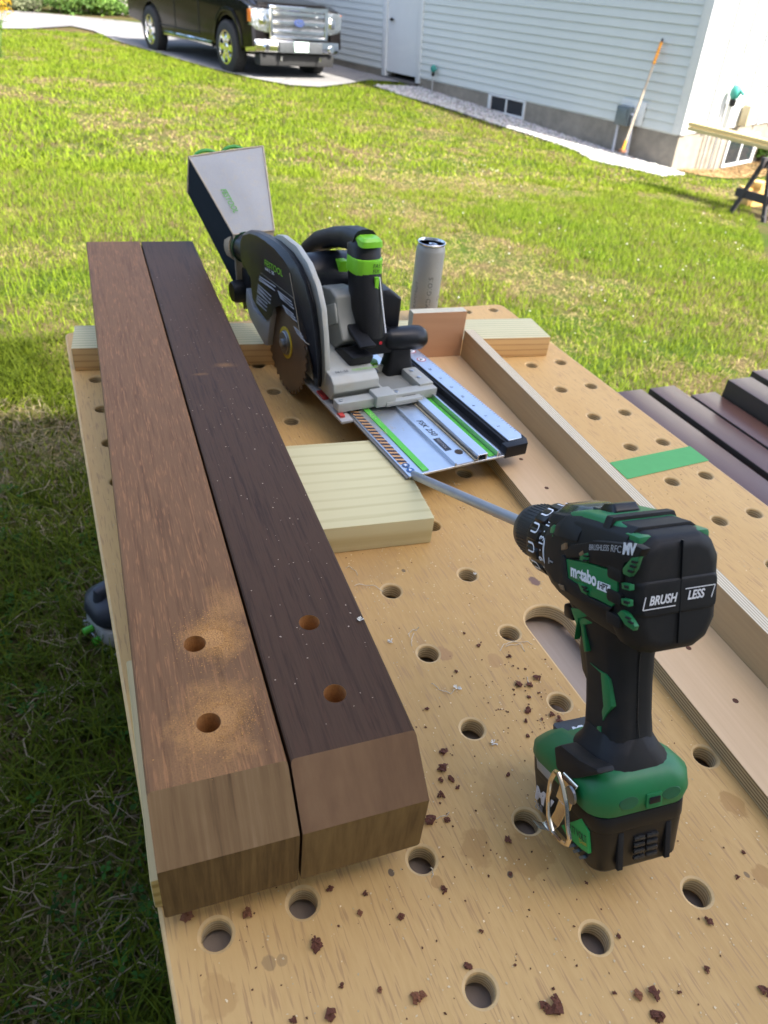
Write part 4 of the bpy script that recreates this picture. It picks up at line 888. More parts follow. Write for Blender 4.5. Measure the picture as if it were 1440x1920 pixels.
MB().prism([(0,0),(.150,0),(.150,LR),(0,LR)], zb, zb+.0032).build('rail_plate', RALU, rail, bevel=.0004, seg=1)
zt_ = zb+.0032
MB().box(-.004, .0, .0, LR, zb-.0004, zb+.0016).build('splinter_strip', plain('rubber_strip', (.16,.15,.13), .6, 0, .1, 90), rail)
m = MB()
m.box(.068,.0705,0,LR,zt_,zt_+.0045).box(.0705,.100,0,LR,zt_+.0008,zt_+.0018)
m.build('web', RALU, rail)
MB().prism([(.103,zt_),(.103,zt_+.0095),(.1185,zt_+.0095),(.1185,zt_),(.1165,zt_),(.1165,zt_+.0080),(.105,zt_+.0080),(.105,zt_)], 0, LR, 1).build('guide_ridge', RALU, rail, bevel=.0003, seg=1)
MB().prism([(.1015,zt_),(.1015,zt_+.003),(.0985,zt_+.003),(.0985,zt_)], 0, LR, 1).build('ridge_fillet', plain('dusty_groove', (.35,.30,.20), .8, .2, .3, 200), rail)
for x0 in (.0215, .1245): MB().box(x0, x0+.0095, .004, LR-.004, zt_, zt_+.0013).build('glide_strip', GRN, rail, bevel=.0003, seg=1)
MB().box(.1345,.1365,0,LR,zt_,zt_+.009).box(.1385,.1400,0,LR,zt_,zt_+.005).build('web', RALU, rail)
# black channel and upper ruler flange
MB().prism([(.1485,zb-.002),(.1775,zb-.002),(.1775,zt_+.011),(.1555,zt_+.011),(.1555,zt_+.001),(.1485,zt_+.001)], .004, LR-.03, 1).build('rear_channel', BPL, rail, bevel=.0008)
rz1 = zt_+.0115
rp = [(.1600,.012),(.1820,.012),(.1870,.020),(.1870,LR-.04),(.160,LR-.04)]
MB().prism(rp, rz1, rz1+.0022).build('scale_flange', RALU, rail, bevel=.0003, seg=1)
MB().prism([(.1480,-.001),(.1835,-.001),(.1895,.010),(.1895,.040),(.1872,.040),(.1872,.0185),(.1822,.0115),(.1480,.0115)], zb-.002, rz1+.001).build('end_cap', BPL, rail, bevel=.0012)
MB().box(.176,.196,LR-.10,LR-.045,zb,rz1+.004).box(.180,.194,LR-.14,LR-.10,zb,rz1+.0005).build('hook_block', BPL, rail, bevel=.002)
o = MB().prism([(.0905+.0058*math.cos(a), .026+.0058*math.sin(a)) for a in [2*math.pi*k/24 for k in range(24)]], zt_+.0019, zt_+.0022).build('hanging_hole', plain('hole_dark', (.05,.035,.02), .8), rail)
ORS = plain('orange_stripe', (.62,.33,.13), .5, .1, .1, 200); 
m = MB()
for k in range(30):
    y = .034 + k*.0088; m.prism([(.0022, y), (.0132, y-.0042), (.0132, y+.0002), (.0022, y+.0044)], zt_+.0002, zt_+.0005)
m.build('warning_stripes', plain('navy_stripe', (.02,.02,.035), .5, .1), rail)
MB().box(.0022,.0132,.028,.300,zt_,zt_+.0002).build('orange_band', ORS, rail)
for y, c in ((.012, (.04,.12,.30)), (.024, (.05,.10,.22))):
    MB().lathe([(.0052,0),(.0052,.0003)], 20, 2, Matrix.Translation((.0082, y, zt_+.0004))).build('pictogram', plain('blue_sign', c, .5), rail)
    MB().prism([(.0062,y-.002),(.0102,y-.001),(.0088,y+.0028),(.0068,y+.0022)], zt_+.0007, zt_+.0009).build('pictogram_mark', WHT, rail)
m = MB()
for k in range(60):
    y = .03 + k*.005; l = .0035 if k % 2 == 0 else .002
    m.box(.1865-l, .1865, y, y+.0004, rz1+.0022, rz1+.0024)
m.build('scale_marks', BPR, rail)
def flat(px, py, z): q = Tz(px, py, z); return q
RT_ = lambda x, y, z, a: Matrix.Translation((x, y, z)) @ Matrix.Rotation(a, 4, 'Z')
# lettering on the rail reads downwards, towards the near end
text('lettering', 'FSK 250', .0125, BPR, rail, RT_(.0775, .118, zt_+.0021, -math.pi/2+.03), .28, .00005, sx=1.05)
MB().box(.0745,.0845,.034,.066,zt_+.0019,zt_+.0022).build('label_patch', BPR, rail); text('lettering', 'FESTOOL', .006, plain('grey_print', (.3,.3,.3), .5), rail, RT_(.0775,.064,zt_+.0023,-math.pi/2), 0, .00003)
text('lettering', 'FESTOOL', .024, LIM, rail, RT_(.0735,.262,zt_+.0021,-math.pi/2), .25, .00005, sx=.8)
for k, n_ in enumerate(('2','5','8','10','12','15','20')):
    text('lettering', n_, .0062, BPR, rail, RT_(.1665, .05+k*.031, rz1+.0024, -math.pi/2), .0, .00003)
for y in (.30, .268):
    MB().lathe([(.0075,0),(.0075,.0002)], 22, 2, Matrix.Translation((.1735, y, rz1+.0022))).build('warning_ring', plain('red_print', (.45,.05,.05), .5), rail)
    MB().lathe([(.0060,0),(.0060,.0002)], 22, 2, Matrix.Translation((.1735, y, rz1+.0025))).build('warning_disc', WHT, rail)
    MB().prism([(.170,y-.003),(.177,y),(.171,y+.003)], rz1+.0027, rz1+.0029).build('warning_mark', BPR, rail)
m = MB()
for k in range(260):
    x = .012+abs(random.gauss(0, .016)); y = random.uniform(.10, .26); s = random.uniform(.0004, .0013); m.add([(x-s,y,zt_+.0009),(x,y+s,zt_+.0012),(x+s*.8,y-s,zt_+.001)], [(0,1,2)], Matrix.Translation((0,0,-.0006 if not .0215 < x < .031 else .0008)))
o = m.build('rail_dust', plain('pale_dust', (.60,.52,.38), .9)); o.matrix_world = SM; tag(o, 'pale sawdust specks on the near part of the silver rail', 'sawdust', kind='stuff')

# ---------------- the saw
saw = thing('circular_saw', 'black and grey cordless circular saw with lime accents and dust bag', 'circular saw', SM)
def poly(px, s): return [(S_(x, y, s).y, S_(x, y, s).z) for x, y in px]
bc = S_(538, 642, -.028); BR = .0775
zc_ = bc.z
# blade with teeth
pts = []; T = 36
for k in range(T):
    a = 2*math.pi*k/T; b2 = 2*math.pi/T
    for f, r in ((0, BR-.004), (.30, BR-.0055), (.62, BR-.001), (.70, BR+.0005), (.98, BR)):
        aa = a+b2*f; pts.append((bc.y+r*math.cos(aa), zc_+r*math.sin(aa)))
STL = plain('blade_steel', (.17,.115,.07), .42, .45, .3, 14, .1)  # brown reflection of the wood put into the base colour
MB().prism(pts, -.0290, -.0272, 0).build('blade', STL, saw)
M0 = Matrix.Translation((-.0138, bc.y, zc_))
MB().lathe([(.024,-.0165),(.024,-.0154)], 34, 0, M0).build('blade_ring', plain('yellow_ring', (.60,.42,.03), .5), saw)
MB().lathe([(.0185,-.0172),(.019,-.0166),(.019,-.0160)], 30, 0, M0).lathe([(.0165,-.0202),(.0175,-.0190),(.0175,-.0172)], 30, 0, M0).build('outer_flange', plain('flange_steel', (.25,.25,.25), .35, .9), saw, smooth=True)
MB().prism([(bc.y+.0065*math.cos(a), zc_+.0065*math.sin(a)) for a in [k*math.pi/3 for k in range(6)]], -.0383, -.0340, 0).build('arbor_bolt', plain('bolt_steel', (.45,.46,.48), .3, .9), saw, bevel=.0006)
# upper guard: black shell with a light grey rim behind it
GO = [(456,438),(470,431),(486,433),(504,441),(524,453),(546,473),(562,497),(577,530),(588,572),(595,620),(599,668),(600,712),(598,726),(590,724),(588,700),(579,664),(566,628),(552,600),(538,583),(524,573),(514,577),(510,592),(500,601),(486,582),(474,560),(471,540),(470,522),(462,507),(455,498),(451,480),(450,455)]
GF = [(455,442),(468,438),(482,442),(497,452),(514,466),(531,486),(545,508),(557,540),(566,580),(574,625),(580,668),(588,708),(590,722)] + GO[13:]
gA, gB, gC = poly(GF, -.040), poly([((a+c)/2+(a-c)*.22, (b+d)/2+(b-d)*.22) for (a, b), (c, d) in zip(GO, GF)], -.034), poly(GO, -.024)
MB().rings([[(-.040, y, z) for y, z in gA], [(-.034, y, z) for y, z in gB], [(-.024, y, z) for y, z in gC], [(-.0205, y, z) for y, z in gC]]).build('blade_guard', NAVY, saw, smooth=True, auto=28)
RIM = [(520,440),(530,441),(556,461),(578,494),(594,535),(604,580),(609,640),(611,700),(608,722),(598,728),(592,700),(585,640),(572,580),(552,520),(530,475),(505,448)]
MB().prism(poly(RIM, -.019), -.0200, -.0115, 0).build('guard_rim', LGP, saw, bevel=.002, seg=2)
# slanted panel: text blocks on the guard's face
def onface(px, py, s=-.0404): q = S_(px, py, s); return (s, q.y, q.z)
def facetext(name, s, px0, px1, size, mat, shear=0.0):
    a, b = Vector(onface(*px0)), Vector(onface(*px1)); x = (b-a).normalized(); n = Vector((-1,0,0)); y = n.cross(x)
    o = text(name, s, size, mat, saw, frame(a, x, y, n), shear, .00006); w = max(v.co.dot(x) for v in o.data.vertices)-a.dot(x); k = (b-a).length/w
    for v in o.data.vertices:
        d = (v.co-a).dot(x); v.co += x*d*(k-1)
    return o
facetext('lettering', 'FESTOOL', (496,497), (530,519), .0125, LIM)
facetext('lettering', 'HKC 55', (497,506), (514,516), .0065, WHT)
def tline(a, b, w=.0011):
    p, q = Vector(onface(*a)), Vector(onface(*b)); d = (q-p).normalized(); n = Vector((-1,0,0)).cross(d)*w; e = Vector((-.0003,0,0))
    return [p-n+e, q-n+e, q+n+e, p+n+e]
m = MB()
for (x0, y0, x1, y1, k, dx) in ((487,518,517,538,3,-.6),(484,533,509,556,5,-.4),(482,553,502,570,5,-.4),(521,545,547,566,5,1.2),(530,572,551,590,5,1.6),(551,612,566,626,5,1.6)):
    for j in range(k):
        m.add(tline((x0+dx*j, y0+j*3.3), (x1+dx*j-(j % 2)*4, y1+j*3.3), .0009), [(0,1,2,3)])
m.build('warning_print', plain('grey_white_print', (.34,.35,.38), .6), saw)
m = MB(); m.add(tline((489,511),(552,560), .0004), [(0,1,2,3)])
m.build('print_line', plain('fine_line', (.25,.25,.22), .6), saw)
# fine seam / wire on the guard
w = [Vector(onface(*p, -.0406)) for p in [(543,512),(550,550),(556,585),(562,622),(566,634),(573,642),(580,646)]]
MB().tube(w, .0006, 6).build('seam_wire', plain('tan_wire', (.30,.25,.18), .7), saw)
# lower guard and riving knife
LG = [(461,540),(468,556),(474,577),(490,594),(497,601),(504,590),(506,578),(508,590),(504,618),(501,648),(496,647),(483,624),(468,596),(461,570)]
MB().prism(poly(LG, -.038), -.038, -.022, 0).build('lower_guard', plain('grey_guard', (.33,.34,.34), .45, 0, .08, 40), saw, bevel=.002)
# depth knob at the back
kq = S_(447, 545, -.030); MB().lathe([(.004,-.022),(.016,-.022),(.019,-.016),(.0195,.004),(.015,.012),(.008,.02)], 14, 0, Matrix.Translation((-.020, kq.y, kq.z-.001))).build('rear_knob', BPL, saw, smooth=True, auto=30)
MB().prism(poly([(455,500),(466,505),(474,540),(468,575),(458,580),(454,540)], -.02), -.022, .0, 0).build('rear_bracket', BPL, saw, bevel=.002)
# dust spout and bag
sp0 = S_(470, 468, -.014); sp1 = S_(452, 470, -.014)
C_ = Vector((-.014, sp0.y, sp0.z)); D_ = Vector((.0, 1, -.15)).normalized()
MB().tube([C_-D_*.035-Vector((0,0,.012)), C_, C_+D_*.045], [.020, .023, .0235], 22).build('dust_spout', NAVY, saw, smooth=True, auto=60)
FAB = plain('grey_bag_fabric', (.33,.335,.335), .9, 0, .05, 350, .5, .0004, (.42,.36,.26,1)); FABD = plain('dark_bag_fabric', (.020,.028,.034), .95, 0, .12, 400, .4, .0004, spec=.15); GRNR = plain('green_zip_ring', (.05,.28,.05), .5)
YE, YN = C_.y+.150, C_.y+.025      # far end and neck, along the saw
def P(px, py, f): return loc(SM, px, py, 1, f)
tl, tr_ = P(354, 294, YE), P(493, 274, YE); bl = P(352, 362, YE); nl_, nr_ = P(438, 440, YN), P(514, 432, YN); nb = P(446, 545, YN)
nbr = Vector((nr_.x, YN, nb.z)); br = Vector((tr_.x+.004, YE, bl.z))
bag = thing('dust_bag', 'grey wedge shaped dust bag', 'x', None); bpy.data.objects.remove(bag)
NU, NV = 10, 12
def patchgrid(A, B, C, D, bulge, nrm, nu=NU, nv=NV, ph=0.0):
    """A-B at the neck edge, D-C at the far end; gently inflated"""
    V, F = [], []
    for j in range(nv+1):
        for i in range(nu+1):
            u, v = i/nu, j/nv; p = (A*(1-u)+B*u)*(1-v) + (D*(1-u)+C*u)*v
            k = math.sin(math.pi*u)*math.sin(math.pi*min(1, v*1.0))**.6; p = p + nrm*(bulge*k + .0012*math.sin(9*u+5*v+ph)*k)
            V.append(tuple(p))
    for j in range(nv):
        for i in range(nu): a = j*(nu+1)+i; F.append((a, a+1, a+nu+2, a+nu+1))
    return V, F
upv = Vector((0, -.45, .9)).normalized()
m = MB(); m.add(*patchgrid(nl_, nr_, tr_, tl, .006, upv)); topf = m.build('dust_bag', FAB, saw, smooth=True)
m = MB(); m.add(*patchgrid(nb, nl_, tl, bl, .004, Vector((-1,0,0)), ph=2)); m.add(*patchgrid(nbr, nr_, tr_, br, .004, Vector((1,0,0)), ph=1)); m.build('bag_side', FABD, topf, smooth=True)
m = MB(); m.add(*patchgrid(nb, nbr, br, bl, .004, Vector((0,0,-1)))); m.build('bag_bottom', FAB, topf, smooth=True)
m = MB(); m.add(*patchgrid(bl, br, tr_, tl, .012, Vector((0,1,0)))); m.build('bag_end', FAB, topf, smooth=True)
BEI = plain('beige_bag_front', (.34,.28,.19), .9, 0, .15, 200, .5, .0006)
m = MB(); m.add(*patchgrid(nb, nbr, nr_, nl_, .008, Vector((0,-1,0)))); m.build('bag_front', BEI, topf, smooth=True)
m = MB()
for A, B in ((nl_, tl), (nr_, tr_), (tl, tr_), (nl_, nr_), (tl, bl), (nl_, nb)):
    m.tube([A, A*.66+B*.34+upv*.0008, A*.34+B*.66+upv*.0008, B], .0016, 6)
m.build('seam_piping', plain('tan_piping', (.40,.34,.26), .9), topf, smooth=True)
for cx in (.25, .62):
    c = tl*(1-cx)+tr_*cx+Vector((0,.004,-.004)); MB().tube([c+Vector((.020*math.cos(a), .004, -.003+.011*math.sin(a))) for a in [math.pi*k/10 for k in range(11)]], .0028, 8).build('zip_ring', GRNR, topf, smooth=True)
MB().tube([C_+D_*.030, C_+D_*.048], [.028, .030], 22).build('bag_collar', BEI, topf, smooth=True); MB().tube([C_+D_*.020, C_+D_*.032], [.0250, .0255], 22).build('bag_ring', plain('dark_green_ring', (.01,.05,.02), .3), topf, smooth=True)
a = P(420, 365, C_.y+.10); fa, fb = tl*.42+nl_*.58, tl*.42+nl_*.58
ex = (nl_-tl).normalized(); acr = (tr_-tl).normalized(); nn = ex.cross(acr).normalized(); nn = nn if nn.z > 0 else -nn; acr = nn.cross(ex)
org = tl*.52+nl_*.48+acr*.018+nn*.0045
text('lettering', 'FESTOOL', .0135, plain('green_print', (.10,.36,.04), .7), topf, frame(org, ex, acr, nn), .25, .0001, sx=.86)
# motor, gear housing and handle
GH = [(588,556),(592,541),(606,535),(622,541),(632,556),(634,580),(640,612),(646,640),(632,652),(612,655),(606,640),(600,600)]
MB().prism(poly(GH, .025), .0225, .060, 0).build('gear_housing', MGP, saw, bevel=.004, seg=3)
MB().prism(poly([(603,575),(629,568),(634,606),(612,612)], .0225), .0205, .024, 0).build('gear_cover', LGP, saw, bevel=.003)
m = MB()
for k in range(5): q = S_(634+k*2, 612+k*7, .06); m.box(.045, .075, q.y-.010, q.y+.012, q.z-.0012, q.z+.0012)
m.build('cooling_fins', MGP, saw)
mc = S_(616, 520, .06); MB().lathe([(.004,.118),(.030,.116),(.038,.106),(.040,.060),(.038,.020),(.004,.018)], 28, 0, Matrix.Translation((0, mc.y, mc.z))).build('motor_housing', NAVY, saw, smooth=True, auto=40)
HS = .068
ft, fb_ = P(680, 452, bc.y-.145), P(688, 640, bc.y-.145)
# D handle: arched top bar, then a thick front column
arch = [S_(x, y, HS) for x, y in ((578,492),(586,468),(606,450),(636,443),(662,445),(684,458))]
rsq = []
def ringat(p, t, hw, hh, n=3):
    t = t.normalized(); s = Vector((1,0,0)); u = t.cross(s).normalized()
    return [tuple(p + s*a + u*b) for a, b in rect_round(hw, hh, min(hw, hh)*.75, n)]
rs = []
for i, p in enumerate(arch):
    t = arch[min(i+1, len(arch)-1)]-arch[max(i-1, 0)]; rs.append(ringat(p, t, .0185, (.019,.016,.0145,.0145,.016,.020)[i]))
MB().rings(rs).build('handle_arch', BPL, saw, smooth=True, auto=60)
p1 = S_(682, 462, HS); p2 = S_(684, 520, HS); p3 = S_(688, 580, HS); p4 = S_(692, 625, HS)
col_ = [ringat(p1+Vector((0,0,.012)), Vector((0,0,-1)), .0150, .013), ringat(p1+Vector((0,0,.002)), Vector((0,0,-1)), .0215, .023), ringat(p2, Vector((0,-.1,-1)), .0215, .024), ringat(p3, Vector((0,-.1,-1)), .0215, .026), ringat(p4, Vector((0,0,-1)), .018, .022)]
MB().rings(col_).build('handle_column', BPL, saw, smooth=True, auto=60)
gc = p1*.42+p2*.58
MB().rings([ringat(gc+Vector((0,0,.013)), Vector((0,0,-1)), .0222, .0250), ringat(gc+Vector((0,0,-.009)), Vector((0,0,-1)), .0228, .0258)]).build('lime_band', LIM, saw, bevel=.002)
o = text('lettering', 'FAST\nFIX', .0075, BPR, saw, frame(gc+Vector((.000,-.0262,.0035)), (1,0,0), (0,0,1), (0,-1,0)), .1, .00005)
MB().box(HS+.003, HS+.009, p2.y-.0272, p2.y-.018, p3.z-.012, gc.z-.009).build('lime_strip', LIM, saw, bevel=.001)
MB().rings([[tuple(p1+Vector((a+.001, b-.012, h))) for a, b in rect_round(w_, l_, .006)] for k, (w_, l_, h) in enumerate(((.0170,.0150,.006),(.0160,.0140,.0135),(.0125,.0105,.0172)))]).build('lime_button', LIM, saw, smooth=True)
tq = S_(640, 500, HS); MB().prism([(tq.y-.012, tq.z+.012), (tq.y+.010, tq.z+.010), (tq.y+.006, tq.z-.008), (tq.y-.006, tq.z-.014)], HS-.008, HS+.008, 0).build('trigger', LIM, saw, bevel=.002)
MB().box(HS-.018, HS+.018, p2.y-.010, bc.y+.03, p4.z-.010, p4.z+.014).build('handle_foot', BPL, saw, bevel=.006)
bq = P(742, 580, p3.y+.010)
MB().rings([[(x, y, z) for x, y in rect_round(.024, .034, .006, 3, HS+.036, p3.y+.035)] for z in (p4.z-.006, p3.z+.010)] + [[(x, y, p3.z+.024) for x, y in rect_round(.014, .030, .005, 3, HS+.027, p3.y+.035)]]).build('battery', NAVY, saw, bevel=.002)
MB().box(HS-.012, HS+.040, p4.y-.014, p4.y+.03, p4.z-.030, p4.z+.003).build('battery_front', BPL, saw, bevel=.005)
MB().box(HS+.010, HS+.0145, p4.y-.0158, p4.y-.0135, p4.z-.012, p4.z-.0085).build('red_button', plain('red_led', (.55,.02,.03), .4), saw)
MB().tube([gc+Vector((.012,-.026,-.010)), gc*.5+p4*.5+Vector((.0125,-.027,-.004)), p4+Vector((.0130,-.026,.010))], .0011, 6).build('white_line', WHT, saw)
# riving lever in front of the gears
lv = [S_(x, y, .045) for x, y in ((628,553),(640,575),(655,598),(668,622),(690,651))]
MB().rings([[(x_, p.y+b, p.z+.0) for x_, b in ()] for p in ()] or [ringat(p, Vector((0,-1,-.8)), w_, .004) for p, w_ in zip(lv, (.006,.013,.011,.011,.013))]).build('depth_lever', BPL, saw, smooth=True, auto=40)
SLOT = plain('shadow_slot', (.02,.02,.018), .8)
# base plate, mitre label block and front grip
zp = .058
fl_ = Tz(633, 762, .050); MB().box(-.020, .142, .168, .186, .0475, .062).box(.060, .142, .186, .260, .0475, .0535).box(-.006,.142,.186,.40,.0475,.052).box(.118,.142,.180,.235,.0475,.0655).box(.036,.068,.160,.186,.050,.068).box(.052,.112,.158,.170,.0495,.057).build('base_plate', LGP, saw, bevel=.0022)
MB().box(-.0190,.0545,.1875,.1895,.0525,.0575).build('shadow_gap', SLOT, saw)
for x_, y_ in ((.076,.176),(.128,.200),(.128,.222),(-.012,.176)): MB().lathe([(.001,0),(.0032,0),(.0034,.0012),(.001,.0014)], 12, 2, Matrix.Translation((x_, y_, .0620 if y_ < .186 else .0655))).build('plate_screw', RALU, saw)
MB().box(.082,.104,.1675,.1685,.0520,.0580).build('clear_window', plain('clear_window', (.10,.11,.11), .2), saw)
MB().box(.062,.114,.196,.252,.0537,.0550).build('plate_recess', MGP, saw, bevel=.0006)
MB().box(.058,.062,.190,.262,.053,.064).box(.062,.116,.252,.258,.053,.066).build('plate_rib', LGP, saw, bevel=.001)
lb_ = MB().prism([(.196,.058),(.188,.068),(.190,.080),(.200,.088),(.216,.090),(.330,.096),(.330,.054),(.196,.054)], -.0185, .054, 0).build('label_block', LGP, saw, bevel=.004, seg=3)
MB().box(.020,.062,.300,.335,.060,.0965).build('label_block_rear', LGP, saw, bevel=.003)
text('lettering', '561-5E', .0075, BPR, saw, frame((-.010,.2035,.0908), (1,0,0), (0,1,.05), (0,0,1)), .2, .00004); text('lettering', 'TOOLTECHNIC', .006, LIM, saw, frame((.016,.2035,.0908), (1,0,0), (0,1,.05), (0,0,1)), .2, .00004)
RDM = plain('red_mark', (.50,.05,.04), .5)
MB().box(-.0205,-.0125,.215,.240,.0445,.0475).build('red_marker', RDM, saw); MB().box(-.0195,-.0125,.160,.172,.0445,.0475).build('red_marker', RDM, saw)
MB().box(-.0225,-.004,.150,.36,.0405,.0444).build('splinter_shoe', plain('clear_grey', (.38,.36,.33), .4), saw, bevel=.001)
MB().tube([(.068,.232,.054),(.068,.232,.068)], .0050, 14).build('lock_screw', RALU, saw, smooth=True); MB().lathe([(.003,.068),(.007,.068),(.007,.0705),(.003,.0705)], 16, 2, Matrix.Translation((.068,.232,0))).build('screw_head', plain('dark_steel', (.15,.15,.15), .3, .9), saw)
g0 = Tz(750, 695, .060); g1_ = P(763, 645, g0.y+.006)
gr = []
for (z, hw, hl, dy) in ((.0550,.0240,.016,0),(.0600,.0235,.016,0),(.0760,.0195,.014,.001),(.0900,.0180,.013,.003),(.0980,.0190,.014,.004)):
    gr.append([(g0.x+a, g0.y+.012+b+dy, z) for a, b in rect_round(hw, hl, .006)])
MB().rings(gr).build('grip_stem', BPL, saw, smooth=True, auto=50)
kc = Vector((g0.x+.010, g0.y+.014, .1060))
kn = []
for x, ry, rz_ in ((-.040,.006,.005),(-.037,.013,.010),(-.028,.017,.0135),(-.010,.018,.0145),(.012,.0185,.0150),(.026,.0175,.0145),(.034,.013,.011),(.0375,.006,.005)):
    kn.append([(kc.x+x, kc.y+ry*math.cos(a), kc.z+1.25*rz_*math.sin(a)-.0006*x/.01) for a in [2*math.pi*k/24 for k in range(24)]])
MB().rings(kn).build('front_grip', NAVY, saw, smooth=True, auto=60)
MB().lathe([(.004,.045),(.010,.045),(.012,.054),(.010,.060),(.003,.061)], 16, 2, Matrix.Translation((.082,.268,.008))).build('green_dial', LIM, saw, smooth=True)
MB().prism(poly([(606,655),(640,652),(662,672),(650,700),(612,690)], .02), .020, .055, 0).build('inner_frame', BPL, saw, bevel=.004)
# ================================================================== cordless drill, tipped forward on its long bit
du = Vector((.0894,.9005,-.4255)).normalized(); dr_ = du.cross(Vector((0,0,1))).normalized(); dw = dr_.cross(du)
o_ = onz(991,1511,0) + dr_*.039
DM = frame(o_ + Vector((0,0,.0006)), dr_, du, dw)
DS = lambda px, py, s: loc(DM, px, py, 0, s); DU = lambda px, py, u: loc(DM, px, py, 1, u); DW = lambda px, py, w: loc(DM, px, py, 2, w)
drill = thing('cordless_drill', 'green and black cordless drill standing tipped forward on its long bit', 'drill', DM)
DGR = plain('drill_green', (.006,.150,.042), .45, 0, .10, 60, .12, .0003, (.04,.14,.07,1)); RUBB = plain('drill_rubber', (.009,.009,.0088), .60, 0, .25, 60, .25, .0004, (.026,.021,.016,1), spec=.3); DBL = plain('drill_black', (.007,.007,.0075), .33, 0, .2, 60, .1, spec=.35)
CHK = plain('chuck_black', (.018,.018,.019), .45, .2, .2, 400, .2); BIT = plain('bit_steel', (.40,.41,.43), .40, .7, .08, 60, .1)
DST = plain('caked_sawdust', (.20,.12,.055), .95, 0, .3, 400, .9, .0006)
WC = .2205
def ring_o(u, hx, hz, wc=WC, r=.5, n=4, cx=0.0):
    return [(a, u, b) for a, b in rect_round(hx, hz, min(hx, hz)*r, n, cx, wc)]
def octo(u, top, mid, bot, ht, hb, wc=WC, k=.55):
    """section with flat flanks: half widths at top / flank / bottom, heights above and below the axis"""
    P_ = [(top, ht), (top+(mid-top)*.62, ht*.86), (mid, ht*k), (mid, -hb*k), (bot+(mid-bot)*.62, -hb*.86), (bot, -hb)]
    return [(a, u, wc+b) for a, b in P_] + [(-a, u, wc+b) for a, b in P_[::-1]]
# main housing
MB().rings([octo(-.106,.020,.0325,.020,.0405,.0400), octo(-.070,.021,.0332,.020,.0400,.0385), octo(-.048,.021,.0330,.019,.0385,.0360), octo(-.022,.0180,.0312,.0180,.0340,.0325), octo(-.006,.0130,.0300,.0130,.0300,.0300,WC,.42)]).build('housing', RUBB, drill, bevel=.0012, seg=2, auto=35)
# rear cap with centre seam and a raised name band
cap = MB().rings([octo(-.098,.0185,.0335,.0180,.0385,.0425), octo(-.110,.0185,.0338,.0180,.0385,.0430), octo(-.1185,.0165,.0315,.0155,.0360,.0405), octo(-.1225,.0130,.0260,.0120,.0310,.0350)]).build('rear_cap', RUBB, drill, bevel=.0030, seg=3, auto=60)
MB().rings([[(a, -.1190, b) for a, b in rect_round(.0310,.0135,.005,3,0,WC-.002)], [(a, -.1236, b) for a, b in rect_round(.0275,.0112,.004,3,0,WC-.002)]]).build('name_band', RUBB, cap, bevel=.0010)
MB().box(-.0003,.0003,-.1238,-.1215,WC-.034,WC+.034).build('seam', DBL, cap)
for sgn in (-1, 1):
    for k in range(3):
        z = WC-.004+(k-1)*.0155
        MB().rings([[(sgn*.0330+b, -.1045+a, z+c) for a, c in rect_round(.0075,.0042,.002,2)] for b in (0, sgn*.0032)]).build('side_rib', RUBB, cap, bevel=.0008)
YF = -.12375
def rtext(s, x, w, size, mat, shear=.35, sx=1.0, name='lettering'):
    return text(name, s, size, mat, drill, frame((x, YF-.0002, w), (1,0,.0), (0,0,1), (0,-1,0)), shear, .00008, sx=sx, bold=.0002)
rtext('BRUSH', -.0236, WC-.0052, .0082, WHT, .25, .80); rtext('LESS', .0048, WC-.0052, .0082, WHT, .25, .80)
def bar(a, b, t, mat, name='line_mark'):
    a, b = Vector(a), Vector(b); d = (b-a).normalized(); n = Vector((0,-1,0)).cross(d)*t
    return MB().add([a-n, b-n, b+n, a+n], [(0,1,2,3)]).build(name, mat, drill)
yy = YF-.0003
bar((-.0280,yy,WC-.0078), (-.0040,yy,WC-.0078), .00035, WHT); bar((-.0280,yy,WC-.0078), (-.0262,yy,WC+.0005), .00035, WHT)
bar((.0030,yy,WC+.0022), (.0258,yy,WC+.0022), .00035, WHT); bar((.0258,yy,WC+.0022), (.0232,yy,WC-.0060), .00035, WHT)
# nose, clutch ring, chuck, bit
MB().lathe([(.0290,-.014),(.0298,-.008),(.0296,-.005)], 40, 1, Matrix.Translation((0,0,WC))).build('nose_collar', DBL, drill, smooth=True, auto=40)
MB().lathe([(.0300,-.0048),(.0304,-.0040),(.0300,-.0032)], 48, 1, Matrix.Translation((0,0,WC))).build('index_line', WHT, drill, smooth=True)
clu = MB().lathe([(.0292,-.0032),(.0295,.004),(.0285,.005),(.0288,.022),(.0275,.027),(.0230,.028)], 48, 1, Matrix.Translation((0,0,WC))).build('clutch_ring', DBL, drill, smooth=True, auto=30)
for k in range(12):
    a = 2*math.pi*k/12+.2; MB().rings([[( (.0288+h)*math.cos(a)-t*math.sin(a), y, (.0288+h)*math.sin(a)+t*math.cos(a)+WC) for t, y in rect_round(w_, l_, .0018, 2, 0, .0145)] for h, w_, l_ in ((-.001,.0052,.0090),(.0018,.0040,.0078))]).build('grip_rib', DBL, clu, bevel=.0004)
MB().lathe([(.0240,.024),(.0250,.028),(.0232,.0295),(.0236,.034),(.0234,.052),(.0215,.062),(.0165,.069),(.0085,.0705),(.0055,.069)], 44, 1, Matrix.Translation((0,0,WC))).build('chuck', CHK, drill, smooth=True, auto=40)
m = MB()
for k in range(46):
    a = 2*math.pi*k/46; m.box(-.0005,.0005,.0315,.0530,.0228,.0239, Matrix.Translation((0,0,WC)) @ Matrix.Rotation(a, 4, 'Y'))
m.build('knurling', CHK, drill)
BL = .452
b_ = MB(); b_.tube([(0,.060,WC),(0,BL-.05,WC)], .0054, 16); b_.tube([(0,BL-.05,WC),(0,BL-.045,WC),(0,BL-.004,WC),(0,BL,WC)], [.0048,.0062,.0062,.0015], 14); b_.build('drill_bit', BIT, drill, smooth=True, auto=40)
